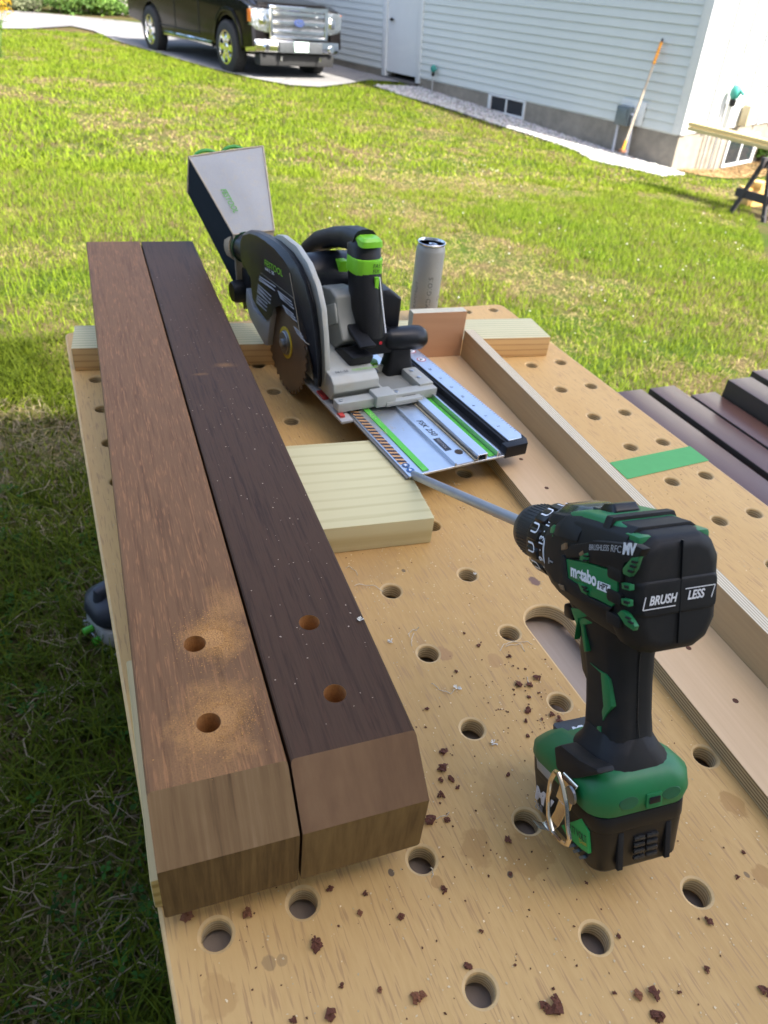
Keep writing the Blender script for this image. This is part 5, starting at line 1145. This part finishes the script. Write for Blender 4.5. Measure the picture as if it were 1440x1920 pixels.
# markings wrapped round the clutch ring
def wrapd(o, r, a0, u0, along=True):
    """text x runs round the barrel, text y runs along it"""
    for v in o.data.vertices:
        a = a0 + v.co.x/r; y = u0 + v.co.y; rr = r + v.co.z; v.co = (-rr*math.cos(a), y, WC + rr*math.sin(a))
for k, s in enumerate(('5', '\u00b7', '9', '\u00b7', '13', '\u00b7', '19', '\u00b7', '16')):
    wrapd(text('lettering', s, .0085, WHT, drill, Matrix.Identity(4), 0, .00006, 'CENTER', bold=.00012), .0299, -.75+k*.25, -.0022)
UB = 'U'
for k in range(6):
    a = -.55+k*.5233
    o = text('lettering', 'U', .0145, WHT, drill, Matrix.Identity(4), 0, .00006, 'CENTER', sx=1.0)
    wrapd(o, .0308, a, .0085)
# hammer symbol on the grey gear collar
MB().box(-.0003,.0,.0,.0060,-.0006,.0006, Matrix.Translation((-.0312,-.021,WC-.004))).box(-.0003,.0,.0050,.0064,-.0025,.0022, Matrix.Translation((-.0312,-.021,WC-.004))).build('hammer_symbol', plain('grey_symbol', (.25,.25,.25), .5), drill)
# side panels: polygons in photo pixels laid on the flank
def flank(name, px, s0, s1, mat, bev=.0006, par=None, mir=False):
    P_ = [DS(x, y, s0) for x, y in px]; q = [(p.y, p.z) for p in P_]
    o = MB().prism(q, s1, s0, 0).build(name, mat, par or drill, bevel=bev)
    if mir: o2 = MB().prism([(a, b) for a, b in q], -s1, -s0, 0).build(name, mat, par or drill, bevel=bev)
    return o
ps = -.0352
pan = flank('green_panel', [(1060,1048),(1085,1053),(1098,1055),(1148,1071),(1151,1083),(1157,1088),(1156,1127),(1146,1138),(1120,1124),(1103,1117),(1095,1104),(1064,1084)], ps, -.0315, DGR, mir=True)
flank('black_frame', [(1052,1040),(1060,1048),(1064,1084),(1095,1104),(1103,1119),(1146,1140),(1140,1148),(1092,1128),(1060,1108),(1048,1092)], -.0360, -.031, RUBB)
flank('black_frame', [(1057,1035),(1070,1022),(1098,1018),(1110,1014),(1190,1022),(1205,1030),(1196,1045),(1170,1056),(1165,1072),(1150,1068),(1100,1053),(1092,1045),(1062,1046)], -.0360, -.030, RUBB)
flank('vent_panel', [(1088,1040),(1102,1036),(1104,1045),(1102,1055),(1086,1050)], -.0363, -.033, DGR, .0004)
flank('vent_panel', [(1167,1066),(1184,1046),(1198,1044),(1190,1068),(1180,1082),(1168,1076)], -.0363, -.033, DGR, .0004)
flank('vent_panel', [(1157,1150),(1165,1144),(1175,1152),(1190,1175),(1187,1183),(1172,1172)], -.0355, -.032, DGR, .0004)
flank('vent_panel', [(1082,1092),(1092,1096),(1102,1106),(1100,1116),(1090,1110)], -.0363, -.033, DGR, .0004)
flank('vent_panel', [(1165,1093),(1180,1097),(1180,1108),(1166,1104)], -.0368, -.033, DGR, .0004, mir=False)
flank('vent_panel', [(1164,1122),(1178,1126),(1178,1138),(1165,1133)], -.0368, -.033, DGR, .0004, mir=False)
SL = plain('vent_slot', (.003,.003,.003), .8)
for c in ([(1094,1041),(1102,1042),(1101,1045),(1093,1044)],[(1093,1049),(1101,1050),(1100,1053),(1092,1052)],[(1184,1051),(1193,1053),(1192,1057),(1183,1055)],[(1181,1059),(1190,1062),(1189,1066),(1180,1063)],[(1177,1068),(1186,1071),(1184,1075),(1176,1072)],
          [(1090,1098),(1098,1102),(1098,1105),(1090,1101)],[(1093,1104),(1100,1108),(1100,1111),(1093,1107)],[(1172,1156),(1179,1159),(1179,1162),(1172,1159)],[(1176,1164),(1184,1168),(1184,1171),(1177,1167)],[(1170,1097),(1178,1099),(1178,1104),(1170,1102)],[(1169,1126),(1177,1128),(1177,1133),(1169,1131)]):
    flank('vent_slot', c, -.0372, -.0355, SL, 0, mir=False)
for c in ([(1052,1022),(1058,1018),(1060,1030),(1052,1032)],[(1085,1037),(1092,1032),(1094,1040),(1087,1043)],[(1046,1095),(1056,1098),(1058,1108),(1050,1104)]):
    flank('sawdust_crust', c, -.0366, -.034, DST, .0003, mir=False)
def side_text(s, p0, p1, size, mat, shear=0.0, sf=-.0355, bold=.0, name='lettering', kern=1.0):
    a, b = DS(*p0, sf), DS(*p1, sf); x = (b-a).normalized(); n = Vector((-1,0,0)); y = n.cross(x)
    o = text(name, s, size, mat, drill, frame(a, x, y, n), shear, .00008, bold=bold, kern=kern); w = max((v.co-a).dot(x) for v in o.data.vertices); k = (b-a).length/w
    for v in o.data.vertices: v.co += x*(v.co-a).dot(x)*(k-1)
    return o
side_text('metabo', (1070,1079), (1118,1099), .0125, WHT, 0, bold=.00045)
hb = flank('name_plate', [(1121,1089),(1144,1098),(1143,1114),(1119,1104)], -.0357, -.0348, WHT, 0, mir=False)
side_text('HPT', (1123,1102), (1140,1110), .0062, plain('print_black', (.005,.005,.005), .5), .1, -.0358, .0001)
GP = plain('silver_print', (.40,.40,.40), .5)
side_text('BRUSHLESS', (1104,1031), (1143,1033), .0055, GP, .35, -.0363); side_text('RFC', (1144,1034), (1166,1037), .0065, GP, .3, -.0363); side_text('MV', (1167,1038), (1196,1041), .0098, WHT, .35, -.0363, .0005)
# top of the housing
MB().rings([[(a, u, w) for a, w in ((-hw,WC+.023),(-hw*.72,wt),(hw*.72,wt),(hw,WC+.023))] for u, hw, wt in ((-.0985,.0310,WC+.0395),(-.072,.0318,WC+.0412),(-.050,.0312,WC+.0400),(-.034,.0290,WC+.0370),(-.020,.0255,WC+.0330))]).build('top_green', DGR, drill, bevel=.0022, seg=2, auto=50)
MB().rings([[(a, u, w) for a, w in ((-hw,WC+.024),(-hw*.9,wt),(hw*.9,wt),(hw,WC+.024))] for u, hw, wt in ((-.0370,.0290,WC+.0290),(-.030,.0298,WC+.0335),(-.012,.0290,WC+.0315),(-.006,.028,WC+.0290))]).build('nose_shroud', RUBB, drill, bevel=.002)
m = MB(); m.rings([[(a, u, w) for a, w in ((-hw,WC+.030),(-hw*.55,wt),(hw*.55,wt),(hw,WC+.030))] for u, hw, wt in ((-.038,.0225,WC+.0375),(-.030,.0235,WC+.0395),(-.010,.0225,WC+.0375),(-.003,.0205,WC+.0335))]); m.build('selector_dome', plain('tinted_cover', (.035,.045,.03), .22), drill, bevel=.002)
MB().rings([[(a, u, w) for a, w in ((-.012,WC+.038),(-.009,wt),(.009,wt),(.012,WC+.038))] for u, wt in ((-.048,WC+.0405),(-.051,WC+.0445),(-.063,WC+.0465),(-.067,WC+.0420))]).build('speed_switch', DBL, drill, bevel=.0012)
MB().box(-.010,.010,-.047,-.040,WC+.0375,WC+.0402).build('speed_window', plain('slate_label', (.06,.07,.09), .4), drill)
text('lettering', '1-2', .006, WHT, drill, frame((-.006,-.046,WC+.0404), (1,0,0), (0,1,0), (0,0,1)), 0, .00005)
for sg in (-1, 1):
    MB().rings([[(sg*x, u, w) for x, w in pr] for u, pr in ((-.058, [(.0262,WC+.0345),(.0325,WC+.027),(.0348,WC+.021),(.026,WC+.022)]), (-.032, [(.0262,WC+.0345),(.0320,WC+.027),(.0340,WC+.018),(.025,WC+.022)]), (-.022, [(.024,WC+.0305),(.030,WC+.025),(.032,WC+.018),(.024,WC+.020)]))]).build('shoulder_block', RUBB, drill, bevel=.0014, auto=50)
    MB().rings([[(sg*x, u, w) for x, w in pr] for u, pr in ((-.0215, [(.023,WC+.0300),(.0300,WC+.024),(.0315,WC+.016),(.024,WC+.020)]), (-.013, [(.0215,WC+.0270),(.0290,WC+.021),(.0305,WC+.013),(.023,WC+.017)]))]).build('shoulder_green', DGR, drill, bevel=.0012, auto=50)
    MB().box(*sorted((sg*.0150, sg*.0268)), -.116, -.0995, WC+.026, WC+.0372).build('cap_green', DGR, drill, bevel=.003)
MB().rings([[(a, u, w) for a, w in ((-.0325,WC+.0235),(-.0240,WC+.0430),(.0240,WC+.0430),(.0325,WC+.0235))] for u in (-.0850,-.0770)]).build('cross_strap', RUBB, drill, bevel=.001)
# handle
def hring(u, w, hx, hu, r=.62):
    return [(a, u+b, w) for a, b in rect_round(hx, hu, min(hx, hu)*r, 4)]
MB().rings([hring(-.068,.082,.0215,.0255), hring(-.064,.096,.0185,.0235), hring(-.063,.115,.0178,.0225), hring(-.0625,.138,.0178,.0225), hring(-.061,.158,.0190,.0240), hring(-.058,.176,.0215,.0290), hring(-.056,.190,.0240,.0360)]).build('handle', RUBB, drill, smooth=True, auto=60)
MB().rings([[(a, u, w) for a, u in ((-.007,u0),(.007,u0),(.0075,u1),(-.0075,u1))] for w, u0, u1 in ((.120,-.040,-.034),(.128,-.042,-.026),(.145,-.044,-.0215),(.160,-.040,-.0230),(.172,-.036,-.0150))]).build('trigger', DBL, drill, bevel=.0015)
MB().box(-.0215,.0215,-.034,-.020,.172,.183).build('direction_switch', DBL, drill, bevel=.003)
for s, pxs in ((-.0190, [(1104,1242),(1122,1256),(1136,1264),(1142,1274),(1146,1326),(1135,1342),(1130,1352),(1128,1334),(1131,1324),(1126,1262)]), (-.0225, [(1082,1160),(1128,1154),(1131,1165),(1094,1172),(1100,1222),(1095,1222),(1088,1172)]), (-.0190, [(1119,1362),(1126,1362),(1128,1394),(1150,1424),(1146,1430),(1122,1400),(1117,1380)])):
    flank('green_accent', pxs, s, s+.006, DGR, .0005)
flank('green_accent', [(1070,1140),(1118,1145),(1120,1150),(1084,1160),(1076,1200),(1080,1170)], -.0235, -.018, DGR, .0005)
MB().tube([(0,-.0885,.101),(0,-.0858,.115),(0,-.0853,.138),(0,-.0853,.158),(0,-.0875,.172)], .0005, 5).build('mould_seam', DBL, drill)
# foot and battery
FO = lambda w, hx, u0, u1, r: [(a, b, w) for a, b in rect_round(hx, (u1-u0)/2, r, 5, 0, (u0+u1)/2)]
MB().rings([FO(.0500,.0405,-.0985,-.004,.016), FO(.060,.0430,-.1030,.001,.020), FO(.073,.0420,-.1030,.002,.022), FO(.081,.0340,-.0970,-.002,.020), FO(.085,.0270,-.0900,-.010,.018)]).build('foot', DGR, drill, smooth=True, auto=50)
for v in bpy.data.objects['foot'].data.vertices:
    k = min(1, max(0, (v.co.y+.040)/.040)); v.co.z -= max(0, v.co.z-.052)*.50*k
MB().rings([FO(.0755,.0335,-.0975,-.040,.018), FO(.083,.0290,-.0960,-.036,.020), FO(.090,.0235,-.0930,-.040,.018), FO(.100,.0190,-.0880,-.040,.017)]).build('foot_collar', RUBB, drill, smooth=True, auto=60)
MB().rings([[(a, b, w+.12*0) for a, b in rect_round(.0215,.0135,.004,3,0,-.0185)] for w in (.0640,.0745)]).build('display_panel', plain('panel_slate', (.03,.035,.04), .4), drill, bevel=.0008)
text('lettering', 'MV', .010, WHT, drill, frame((-.012,-.024,.0747), (1,0,0), (0,1,0), (0,0,1)), .3, .00006, bold=.0006); text('lettering', 'MULTI VOLT', .0045, WHT, drill, frame((-.013,-.030,.0747), (1,0,0), (0,1,0), (0,0,1)), .1, .00005)
sh_px = [(1038,1401),(1050,1397),(1085,1425),(1117,1441),(1122,1452),(1088,1459),(1062,1461),(1042,1440)]
q_ = [(DS(x, y, -.0440).y, DS(x, y, -.0440).z) for x, y in sh_px]
for sg in (-1,): MB().prism(q_, sg*.0300, sg*.0440, 0).build('side_shield', RUBB, drill, bevel=.003, seg=2)
# finger dents at the back of the foot, their recess shade painted darker green
for x in (-.0170, .0180): MB().lathe([(.0001,0),(.0075,.0001),(.0085,.0012)], 24, 1, Matrix.Translation((x,-.1033,.0625)) @ Matrix.Diagonal((1,1,.62,1))).build('finger_dent', plain('dent_shade_green', (.008,.09,.035), .5, 0, .3, 60), drill, smooth=True)
MB().box(-.0035,.0095,-.1045,-.1020,.055,.0665).build('strap_slot', DGR, drill, bevel=.002); MB().box(-.0015,.0075,-.1052,-.1044,.0590,.0640).build('strap_bar', DBL, drill, bevel=.0006)
bat = MB().rings([FO(.0008,.0335,-.0910,-.0040,.010), FO(.005,.0360,-.0945,-.0010,.011), FO(.0365,.0378,-.0975,.0005,.011)]).build('battery', DBL, drill, smooth=True, auto=40)
MB().rings([FO(.0369,.0384,-.0982,.0008,.012), FO(.0496,.0386,-.0986,.0008,.012)]).build('battery_band', DBL, bat, bevel=.0008)
for x in (-.0185, .0215): MB().box(x-.0022,x+.0022,-.0979,-.0950,.005,.035).build('groove', SL, bat, bevel=.0005)
for k in range(4):
    for x0, x1 in ((-.0075,.0015),(.0030,.0125)): MB().box(x0, x1, -.0984, -.0960, .0105+k*.0052, .0136+k*.0052).build('speaker_slot', plain('satin_slot', (.02,.02,.02), .25), bat, bevel=.0005)
sf = -.0381
def bpanel(name, px, s, mat, par): return flank(name, px, s, s+.004, mat, .0003, par, mir=False)
bpanel('grey_latch', [(1005,1408),(1018,1405),(1030,1422),(1034,1452),(1030,1465),(1007,1440)], -.0415, LGP, bat)
bpanel('green_label', [(1052,1548),(1090,1535),(1103,1560),(1103,1601),(1090,1592),(1062,1566)], -.0388, plain('label_green', (.02,.36,.08), .4), bat)
side_text('MV', (1003,1494), (1040,1531), .0170, WHT, .25, -.0386, .0008); side_text('250', (1003,1512), (1017,1524), .0078, GP, .0, -.0386); side_text('MULTI VOLT', (1058,1549), (1100,1582), .0078, plain('label_print', (.02,.05,.03), .5), .1, -.0391)
side_text('Li-ion', (1086,1579), (1100,1588), .005, plain('label_yellow', (.5,.4,.05), .5), .1, -.0391)
for px in ((1069,1587),(1078,1597),(1089,1609)): bpanel('indicator', [(px[0]-5,px[1]-3),(px[0]+3,px[1]-5),(px[0]+7,px[1]+1),(px[0]-2,px[1]+3)], -.0386, GRY, bat)
# bright metal belt hook on the left of the foot
HK = plain('hook_steel', (.70,.62,.50), .16, 1.0, .12, 30, .05)
m = MB()
fl = lambda px, py, s: DS(px, py, s)
def strip(pts, w, t=.0008):
    """flat sheet-metal strip following local points, wide along u"""
    V, F = [], []
    for p in pts:
        V += [(p[0], p[1]-w/2, p[2]), (p[0], p[1]+w/2, p[2]), (p[0]-t, p[1]+w/2, p[2]), (p[0]-t, p[1]-w/2, p[2])]
    return [[tuple(V[i*4+j]) for j in range(4)] for i in range(len(pts))]
p1_, p2_, p3_ = DS(1098,1500,-.0445), DS(1078,1540,-.047), DS(1070,1578,-.052)
MB().rings(strip([(-.0436,-.072,.0690),(-.0460,-.072,.0660),(-.0470,-.071,.0560),(-.0480,-.069,.0480)], .019)).rings(strip([(-.0480,-.069,.0480),(-.0500,-.067,.0380),(-.0520,-.064,.0300),(-.0570,-.060,.0250),(-.0630,-.057,.0265)], .011)).build('belt_hook', HK, drill, bevel=.0003, seg=1, auto=30)
hk = [DS(x, y, -.066) for x, y in ((1041,1447),(1033,1462),(1028,1492),(1028,1530),(1036,1560),(1052,1578),(1064,1583),(1068,1572),(1064,1545),(1062,1510),(1055,1475),(1047,1450))]
MB().tube(hk+[hk[0]], .0017, 8).build('hook_loop', HK, drill, smooth=True)
hk2 = [p + Vector((.006, .002, 0)) for p in hk[6:9]]
MB().lathe([(.0035,-.0015),(.0062,-.0010),(.0068,.0005),(.0040,.0012),(.0030,.0012)], 18, 0, Matrix.Translation((-.0480,-.0785,.0610))).build('hook_screw', plain('screw_steel', (.25,.24,.22), .3, .9), drill, smooth=True)
# ================================================================== chips, curls and dust on the bench
CHIP = plain('dark_red_shaving', (.150,.050,.024), .85, 0, .45, 300, .6, .001); CHIPL = plain('orange_shaving', (.25,.095,.04), .85, 0, .4, 300, .6, .001)
def chip_mesh(sd, mat):
    R = random.Random(sd); m = MB()
    for k in range(7):
        a = R.uniform(0, 6.28); c = Vector((math.cos(a), math.sin(a), 0))*R.uniform(0, .55); h = R.uniform(.05, .5); d = Vector((math.cos(a+R.uniform(.6,2.4)), math.sin(a+R.uniform(.6,2.4)), R.uniform(-.3,.6))).normalized()
        n = Vector((-d.y, d.x, R.uniform(-.4,.4))).normalized(); w = R.uniform(.10, .26); L = R.uniform(.25, .62); rows = []
        for j in range(4):
            t = j/3-.5; p = c + d*t*2*L + Vector((0,0,h+.30*math.cos(t*3.0))); rows.append([tuple(p-n*w), tuple(p+n*w), tuple(p+n*w+Vector((0,0,.10))), tuple(p-n*w+Vector((0,0,.10)))])
        m.rings(rows)
    for i, v in enumerate(m.v): m.v[i] = (v[0], v[1], max(0.0, v[2]))
    o = m.build('wood_shaving', mat); me = o.data; bpy.data.objects.remove(o); return me
CM = [chip_mesh(i, CHIP) for i in range(7)] + [chip_mesh(20+i, CHIPL) for i in range(3)]
chips = [(953,1231,12),(1007,1271,14),(973,1285,17),(994,1285,14),(990,1333,16),(986,1353,10),(1049,1354,18),(1035,1343,12),(990,1381,8),(992,1308,9),(1017,1350,7),(963,1294,6),(855,1260,8),(800,1330,9),(871,1189,7),(897,1212,9),
 (832,1410,14),(828,1440,18),(845,1461,16),(826,1464,10),(858,1478,9),(826,1495,14),(806,1541,18),(837,1539,10),(953,1575,12),(953,1453,9),(832,1669,12),(1099,1656,6),(1380,1645,9),(1394,1599,7),(957,1639,6),
 (463,1715,18),(351,1720,16),(345,1713,11),(618,1668,11),(687,1676,10),(674,1715,10),(751,1721,11),(589,1775,20),(596,1768,12),(641,1849,8),(712,1857,8),(781,1872,20),(790,1868,12),(619,1906,15),(549,1917,10),(876,1812,14),(902,1747,8),(965,1810,5),(1035,1883,24),(1022,1887,15),(1195,1870,16),(1229,1866,20),(1233,1908,20),(1273,1862,7),(1328,1728,14),(1327,1821,10),(1432,1857,14),(1160,1757,8),(1152,1862,7),(985,1255,6),(1010,1300,7)]
lt = {(463,1715),(674,1715),(781,1872),(790,1868),(351,1720),(1195,1870),(712,1857)}
for i, (x, y, s) in enumerate(chips):
    p = onz(x, y, 0); k = s*.00034
    o = bpy.data.objects.new('wood_shaving', CM[7+i % 3] if (x, y) in lt else CM[i % 7]); SC.collection.objects.link(o)
    o.matrix_world = Tr(p.x, p.y, .0003, random.uniform(0, 6.28)) @ Matrix.Diagonal((k*random.uniform(.8,1.2), k, k*.8, 1))
    tag(o, 'dark red brown wood shaving lying on the workbench top', 'wood shaving', 'wood shavings scattered over the workbench')
FIB = plain('pale_fibre', (.66,.58,.42), .85)
def curl(pts, label, r=.00035, z=.0012):
    q = [onz(*p) for p in pts]; t = []
    for i in range(len(q)-1):
        for k in range(4): u = k/4; p = q[i]*(1-u)+q[i+1]*u; t.append(Vector((p.x+random.uniform(-.0004,.0004), p.y+random.uniform(-.0004,.0004), z+.0012*math.sin(len(t)*.9))))
    t.append(q[-1]+Vector((0,0,.0006))); o = MB().tube(t, r, 5).build('fibre_curl', FIB, None, smooth=True); tag(o, label, 'wood fibre')
curl([(937,1222),(945,1208),(958,1206),(975,1204),(990,1206),(998,1209)], 'pale wiry fibre curl below the round hole beside the oblong slot')
curl([(948,1214),(962,1210),(975,1209),(984,1222)], 'short pale fibre strand crossing the wiry curl near the slot')
curl([(768,1196),(765,1190),(772,1184),(780,1182),(785,1178)], 'thin pale fibre between the dark post and the bench middle')
curl([(772,1213),(771,1200),(776,1188)], 'hair thin pale fibre hanging down beside the dark post')
curl([(808,1283),(820,1290),(832,1299),(845,1301),(853,1294)], 'long pale fibre ending in a white tuft')
curl([(990,1285),(990,1278),(988,1270)], 'tiny pale fibre standing among the dark shavings')
curl([(806,1532),(815,1535),(826,1534),(837,1530),(842,1524)], 'pale fibre sticking out from the near right corner of the dark post')
curl([(665,1100),(680,1097),(700,1100),(718,1110)], 'pale fibre leading to the hole beside the dark post')
curl([(670,1080),(665,1070),(655,1064),(648,1066)], 'loose pale fibre below the short sawn board')
curl([(848,904),(853,910),(858,911),(863,909)], 'small pale fibre under the silver rail')
curl([(808,1628),(811,1634),(812,1642),(809,1646)], 'short crooked pale fibre right of the near hole')
def tuft(px, py, s, label, z=0):
    p = onz(px, py, z); m = MB(); R = random.Random(px)
    for k in range(16):
        a = R.uniform(0, 6.28); b = Vector((math.cos(a), math.sin(a), R.uniform(.2,1)))*s*R.uniform(.4,1); n = Vector((-b.y, b.x, 0))*.25; m.add([(0,0,.0003), tuple(b+n), tuple(b*1.1-n)], [(0,1,2)])
    o = m.build('fibre_tuft', plain('white_fibre', (.74,.70,.58), .9)); o.location = (p.x, p.y, z+.0003); tag(o, label, 'wood fibre')
tuft(857,1291,.0042,'white fibre tuft at the end of the long curl'); tuft(732,1203,.0036,'white fibre tuft close to the right side of the dark post'); tuft(926,1394,.0036,'white fleck tuft right of the middle hole')
tuft(675,1163,.0028,'white fibre fleck on the top edge of the dark post', ZB+HB); tuft(890,1077,.0022,'white fleck caught at the rim of a dog hole')
# fine pale dust flecks and dark crumbs
def flecks(name, label, n, dens, s0, s1, c, seed, zf=.0005, jit=.25):
    R = np.random.default_rng(seed); P = R.uniform([BX0+.01, -.12], [BX1-.01, 1.12], (n, 2))
    P = P[dens(P[:, 0], P[:, 1]) > R.uniform(0, 1, len(P))]; L = np.array([tuple(JI @ Vector((x, y, 0))) for x, y in P])
    m = ~((L[:, 0] > xl-.002) & (L[:, 0] < .019) & (L[:, 1] < ye+.03)); P = P[m]
    hx = np.min(np.abs(P[:, 0][:, None]/S96 - np.array(HCOLS)[None]), 1)*S96; hy = np.min(np.abs(P[:, 1][:, None]/S96 - np.array(HROWS)[None]), 1)*S96; P = P[np.hypot(hx, hy) > .0145]
    P = P[~((np.abs(P[:, 0]-sx0) < .031) & (P[:, 1] > .158) & (P[:, 1] < .32))]
    o = scatter_mesh(name, np.column_stack([P, np.full(len(P), zf)]), R.uniform(s0, s1, len(P)), DMAT, ([(1,.2,0),(-.2,.9,.3),(-1,-.3,0),(.2,-.8,.4)], [(0,1,2,3)]), np.array([c])*R.uniform(.7, 1.3, (len(P), 1)))
    return tag(o, label, name.replace('_', ' '), kind='stuff')
DMAT = tint_mat('dust_fleck', .9)
near = lambda x, y, cx, cy, r: np.exp(-((x-cx)**2+(y-cy)**2)/(2*r*r))
flecks('pale_sawdust', 'fine pale sawdust flecks sprinkled over the bench top', 15000, lambda x, y: np.clip(.22 + .5*near(x,y,.1,.42,.08) + .5*near(x,y,.06,.80,.10) + .35*near(x,y,.2,.05,.2), 0, 1)*np.where(y > .6, .5, 1), .0003, .0010, (.72,.58,.34), 1)
c1 = onz(985,1320); c2 = onz(835,1460); c3 = onz(600,1700)
flecks('dark_crumbs', 'tiny dark brown wood crumbs scattered over the bench top', 15000, lambda x, y: np.clip(.07 + .95*near(x,y,c1.x,c1.y,.030) + .3*near(x,y,c2.x,c2.y,.05) + .12*near(x,y,c3.x,c3.y,.1), 0, 1)*np.where(y > .55, .25, 1), .0004, .0013, (.13,.055,.03), 2)
# cream flecks on the dark post
R = np.random.default_rng(9); n = 170; P = np.column_stack([R.uniform(-.042,.042,n), R.uniform(.05,.95,n), np.full(n, HB+.0004)])
o = scatter_mesh('post_flecks', P, R.uniform(.0003,.0009,n), DMAT, ([(1,.2,0),(-.2,.9,.3),(-1,-.3,0),(.2,-.8,.4)], [(0,1,2,3)]), np.array([[.50,.38,.27]])*np.ones((n,1))); o.matrix_world = PM
tag(o, 'cream sawdust specks on top of the darker post', 'sawdust', kind='stuff')

# loose orange drill dust heaped round the two holes of the reddish post
R = np.random.default_rng(12); A = []
for q, r0, n in ((DQ[0], .021, 1500), (DQ[1], .026, 1300)):
    a = R.uniform(0, 6.283, n); d = .0092+np.abs(R.normal(0, r0*.55, n)); A.append(np.column_stack([q.x+.007+d*np.cos(a)*1.0, q.y+d*np.sin(a), np.full(n, HB+.0003)]))
P = np.concatenate(A); hp = HPQ
ok = (np.abs(P[:, 0]) < .041) & np.all([np.hypot(P[:, 0]-h.x, P[:, 1]-h.y) > .0092 for h in hp], axis=0); P = P[ok]
o = scatter_mesh('drill_dust', P, R.uniform(.0002, .0005, len(P)), DMAT, ([(1,.2,0),(-.2,.9,.4),(-1,-.3,0),(.2,-.8,.5)], [(0,1,2,3)]), np.array([[.52,.26,.08]])*R.uniform(.6, 1.3, (len(P), 1))); o.matrix_world = PL
tag(o, 'orange drill dust lying round the two holes in the reddish brown post', 'sawdust', kind='stuff')
